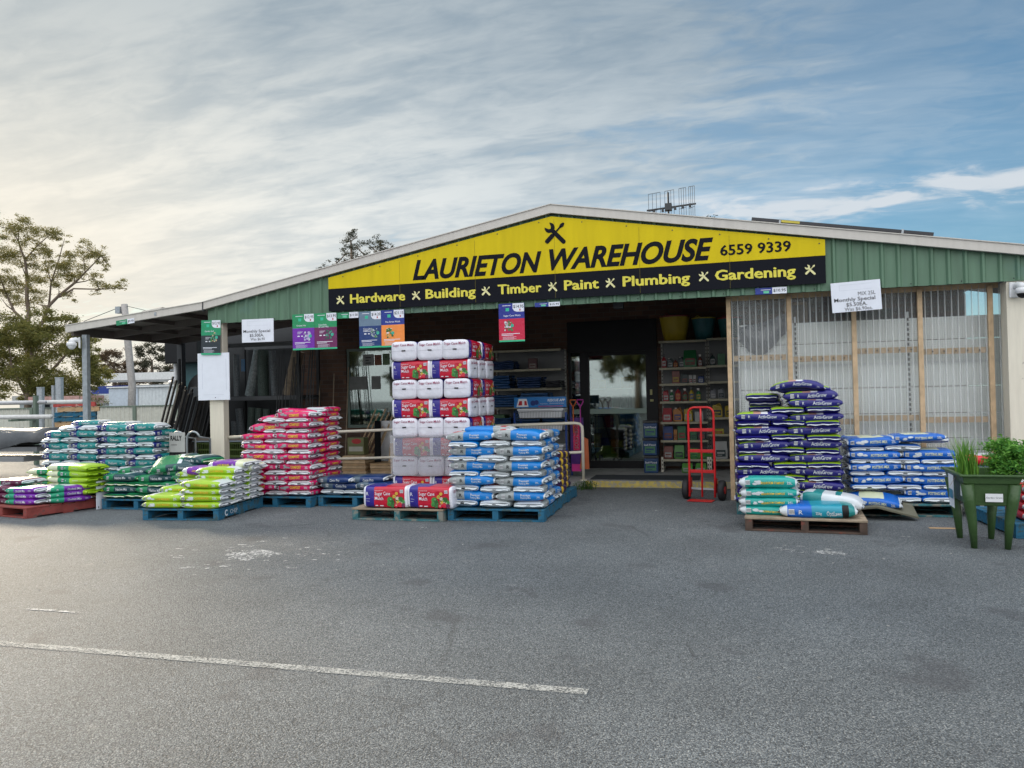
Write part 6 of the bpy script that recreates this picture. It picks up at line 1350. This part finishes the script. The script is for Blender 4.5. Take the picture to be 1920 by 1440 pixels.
# ------------------------------------------------------------------ trees
BARK = mat('eucalypt_bark', (.16, .12, .09), .85, .3, 6)
L_euc = leafmat('eucalypt_leaf', (.13, .14, .045), (.28, .23, .08), .62)
L_euc2 = leafmat('eucalypt_leaf_olive', (.11, .13, .035), (.25, .22, .06), .6)
L_brown = leafmat('brown_leaf', (.085, .055, .035), (.13, .09, .05), .3)
L_dark = leafmat('dark_leaf', (.03, .035, .02), (.07, .07, .04), .3)
def tree(name, y, limbs, clusters, lm, dens, lsize, label, cat, seed, depth=1.3, group=None, outer=.35, sub=3):
    r_ = random.Random(seed); x0 = limbs[0][0][0]; t = empty(name, (x0, y, 0), 0, label, cat, group)
    q = MB()
    for lb in limbs:
        pts = [(a-x0, (0 if len(p) < 4 else p[3]), c) for p in lb for a, c in [(p[0], p[1])]]; q.tube(pts, [p[2] for p in lb], 7)
    for (x, z, r) in clusters:                # a twig into each clump
        cand = min(((Vector((p[0]-x, 0, p[1]-z)).length+(.6 if p[1] > z else 0), p) for lb in limbs for p in lb[1:]), key=lambda a: a[0])[1]
        yy = r_.uniform(-1, 1)*depth*r*1.2; q.tube([(cand[0]-x0, 0, cand[1]), ((cand[0]+x)/2-x0+r_.uniform(-.1, .1)*r, yy*.5, (cand[1]+z)/2-.1*r), (x-x0, yy, z)], [min(.05, cand[2]*.5)+.01, .03, .012], 5, cap=False)
    q.build('trunk', BARK, t, smooth=True)
    b = MB()
    for (x, z, r) in clusters:
        for k in range(sub+4):
            a = r_.uniform(0, 2*PI); d = r*.85*math.sqrt(r_.random()); rr_ = r*r_.uniform(.22, .60)
            leaves(b, (x-x0+d*math.cos(a), r_.uniform(-1, 1)*r*depth, z+d*math.sin(a)), (rr_*r_.uniform(.8, 1.5), rr_, rr_*r_.uniform(.6, 1.0)), int(dens*rr_*rr_/sub*3), lsize, r_, outer=outer, soft=True)
    b.build('crown', lm, t); return t
A_ = [(-43.5,12.8,.74),(-42.6,13.0,.6),(-41.7,12.4,.73),(-41.2,11.6,.73),(-40.1,12.2,.59),(-39.5,12.0,.49),(-38.9,11.7,.33),(-40.7,11.1,.66),(-42.0,11.8,.5),(-43.5,11.1,.74),(-42.4,10.8,.84),(-41.3,10.4,.6),(-39.1,10.9,.59),(-38.1,10.5,.49),(-39.9,10.3,.39),(-37.1,11.0,.52),(-36.3,10.7,.48),(-37.1,10.3,.65),(-36.1,10.1,.45),(-35.7,9.7,.32),(-38.7,9.6,.72),(-37.7,9.4,.81),(-39.7,10.0,.59),(-36.9,9.2,.58),(-35.9,8.8,.48),(-35.0,8.7,.42),(-34.6,8.4,.26),(-35.5,8.4,.26),(-41.4,9.3,.73),(-42.6,9.2,.84),(-43.7,9.2,.67),(-40.3,9.0,.66),(-39.3,8.7,.66),(-41.4,8.1,.73),(-40.6,7.7,.5),(-36.7,8.3,.26),(-43.1,8.2,.67),(-38.5,8.0,.33),(-44.5,12,.8),(-45,10.5,.9),(-45,9,.9)]
tree('gum_tree', 38, [[(-41.9,0,.24),(-41.7,3.1,.19),(-41.85,6.1,.15),(-41.65,7.2,.13),(-41.8,8.1,.12),(-41.75,9.4,.09),(-41.9,10.6,.08),(-42.2,11.2,.06),(-42.4,11.8,.05),(-43,12.6,.02)],[(-41.9,10.6,.06),(-41.5,10.9,.05),(-40.9,11.4,.04),(-39.9,12,.02)],[(-41.85,5.6,.13),(-40.6,6.6,.11),(-40.1,7.6,.10),(-39.3,8.2,.09),(-38.1,8.9,.07),(-37.3,9.5,.05),(-36.1,10.4,.025)],[(-39.3,8.1,.07),(-38.2,8.55,.05),(-36.3,8.4,.04),(-35,8.4,.02)],[(-41.75,6.5,.10),(-42.8,7.4,.08),(-43.5,8.7,.06),(-44.5,11,.03)],[(-40.1,7.5,.07),(-39.9,9,.05),(-39.2,10.6,.03)]],
     A_, L_euc, 1700, .060, 'tall open gum tree rising highest at the left edge', 'tree', 21)
B_ = [(-37.4,5.6,1.02),(-36.0,5.8,.87),(-34.5,4.9,1.14),(-33.1,4.5,.99),(-32.3,4.8,.7),(-37.5,3.8,1.16),(-35.6,3.5,1.29),(-33.9,3.2,1.28),(-32.5,3.4,.98),(-31.8,3.1,.56),(-37.1,2.4,.87),(-35.0,2.2,.86),(-32.8,2.3,.7),(-37.8,4.7,.88),(-36,4.7,1.15),(-31.9,3.9,.56),(-33.5,6.0,.57),(-34.5,6.0,.57),(-31.6,2.5,.33),(-39,4.5,1.2),(-39,3,1.2)]
tree('bushy_tree', 33, [[(-36.4,0,.22),(-36.3,2,.17),(-36,4,.10),(-36,5.5,.05)],[(-36.3,2,.12),(-34.6,3.4,.08),(-33.2,4.6,.04)],[(-36.3,1.8,.10),(-37.4,3.6,.06),(-37.6,5,.03)]],
     B_, L_euc2, 2500, .070, 'dense bushy olive tree below the tall gum at left', 'tree', 22, 1.0, outer=.6)
tree('brown_tree', 70, [[(-65,0,.3),(-65,4,.2),(-65,6,.1)],[(-65,3,.2),(-63,5,.1)]], [(-66.3,6.6,1.07),(-64.9,6.8,1.06),(-63.5,6.2,.88),(-66,5.4,1.06),(-64.2,5.3,1.18),(-62.4,5.3,1.05),(-62,4.2,1.2),(-64,4,1.3),(-66,4,1.3)], L_brown, 800, .12, 'brownish tree seen beneath the lean-to roof beside the galvanised post', 'tree', 23, outer=.5)
tree('dark_tree', 70, [[(-60,0,.3),(-60,4,.2),(-60,6,.1)],[(-60,3,.2),(-58,5,.1)]], [(-61.6,7.0,.82),(-60,7.3,1.04),(-58.6,6.6,.87),(-61,5.8,1.17),(-59,5.5,1.04),(-56.9,7.4,.58),(-55.5,7.1,.6),(-57,6,.9),(-60,4.3,1.3),(-58,4.3,1.3),(-55.5,5.6,1.0)], L_dark, 800, .12, 'dark rounded tree beyond the hall right of the power pole', 'tree', 24, outer=.5)
tree('gum_tree', 35, [[(-17.9,0,.25),(-17.9,5,.18),(-17.9,8,.09),(-17.95,9.4,.04)],[(-17.9,7.6,.08),(-17.2,8.6,.03)],[(-17.9,7.4,.08),(-18.8,8.3,.03)]], [(-18.0,9.5,.38),(-17.7,9.7,.27),(-18.3,9.1,.38),(-17.5,9.1,.32),(-18.2,8.5,.43),(-17.7,8.6,.38),(-18.6,8.4,.27),(-18.5,8.1,.22),(-19.1,8.3,.22),(-19.5,8.2,.22),(-19.6,7.9,.3)], L_dark, 2300, .048, 'larger of two gum tree tops showing above the left roof slope', 'tree', 25, outer=.2)
tree('gum_tree', 35, [[(-16.4,0,.2),(-16.4,6,.14),(-16.4,8.6,.05)],[(-16.4,7.8,.06),(-15.9,8.8,.02)]], [(-16.4,9.3,.32),(-16.7,9.0,.35),(-16.1,9.0,.26),(-15.75,9.0,.16),(-17,8.7,.27),(-16.3,8.8,.27),(-15.6,8.7,.2)], L_dark, 2300, .048, 'smaller sparse gum tree top above the left roof slope', 'tree', 26, outer=.2)
tree('sapling', 24.8, [[(-24.7,0,.05),(-24.7,1.2,.03),(-24.7,1.9,.015)]], [(-24.3,1.9,.22),(-23.9,1.75,.26),(-24.2,1.5,.25),(-23.6,1.5,.2)], L_euc2, 900, .05, 'small sapling just behind the yard fence by the galvanised post', 'tree', 27)
tree('gum_tree', 30, [[(-.45,0,.15),(-.45,5,.1),(-.45,7.9,.03)]], [(-.5,7.95,.18),(-.3,8.05,.14)], L_dark, 900, .05, 'tiny tuft of a tree top right of the antenna', 'tree', 28)
# trees across the road behind the camera, seen only mirrored in the shop glass
base_t = None
for i in range(11):
    x = -34+i*5.6+rnd.uniform(-1, 1); y = -24+rnd.uniform(-2, 2)
    if base_t is None:
        base_t = tree('roadside_tree', y, [[(x,0,.3),(x,3,.2),(x,6,.1)]], [(x+a, z, 1.5) for a, z in ((-1.5, 3.5), (1.6, 3.8), (0, 5), (-1.8, 5.4), (1.8, 5.8), (0, 6.8), (0.6, 3.2))], L_euc2, 330, .22, 'roadside tree across the car park, first from the left', 'tree', 29, group='roadside trees behind the viewpoint', outer=.5, sub=2)
    else:
        c = copy_tree(base_t); c.location = (x, y, 0); c.rotation_euler = (0, 0, i*1.3); c.scale = (1, 1, .85+.1*(i % 3)); c['label'] = 'roadside tree across the car park, '+ordn(i)+' from the left'

# inside the shop: a few racks seen through the glass
def inner_rack(x, y, w_, label, seed):
    t = empty('shop_rack', (x, y, .105), 0, label, 'shop rack'); r_ = random.Random(seed)
    for xx in (0, w_-.04): MB().box(xx, xx+.04, 0, .5, 0, 1.9).build('side', M_cream, t)
    for z in (.15, .6, 1.05, 1.5): MB().box(.041, w_-.041, 0, .5, z-.02, z).build('shelf', M_cream, t)
    cs = [YR, RD, GN, BL, WH, OR, (.4, .4, .42), DK]
    for z in (.15, .6, 1.05, 1.5):
        xx = .06
        while xx < w_-.25:
            ww_ = r_.uniform(.10, .22); h_ = r_.uniform(.15, .36); c = r_.choice(cs)
            MB().box(xx, xx+ww_, .06, .35, z+.001, z+h_).build('goods', plastic('g%02d%02d' % (int(c[0]*99), int(c[1]*99)), c, .5), t, bevel=.01); xx += ww_+.02
inner_rack(-3.6, 17.5, 1.6, 'rack of boxed goods seen through the glass door at left', 1); inner_rack(-1.4, 18.6, 1.8, 'rack of boxed goods deeper inside the shop', 2); inner_rack(-7.0, 16.2, 1.8, 'rack of goods behind the shop window', 3)
t = empty('lawn_mower', (-2.35, 15.6, .105), R(30), 'small mower standing inside behind the glass door', 'mower')
MB().lathe([(.22, .08), (.24, .16), (.15, .22), (.10, .32)], (0, 0, 0), 16).build('deck', plastic('mower', (.20, .25, .03), .4), t)
for a, c in ((-.2, -.18), (.2, -.18), (-.2, .18), (.2, .18)): MB().lathe([(.08, -.02), (.08, .02)], (0, 0, 0), 14).build('wheel', M_rubber, t).matrix_local = Matrix.Translation((a, c, .08)) @ Matrix.Rotation(PI/2, 4, 'Y')
MB().tube([(-.2, .2, .2), (-.2, .7, .9), (.2, .7, .9), (.2, .2, .2)], .015, 6).build('handle', M_dark, t)
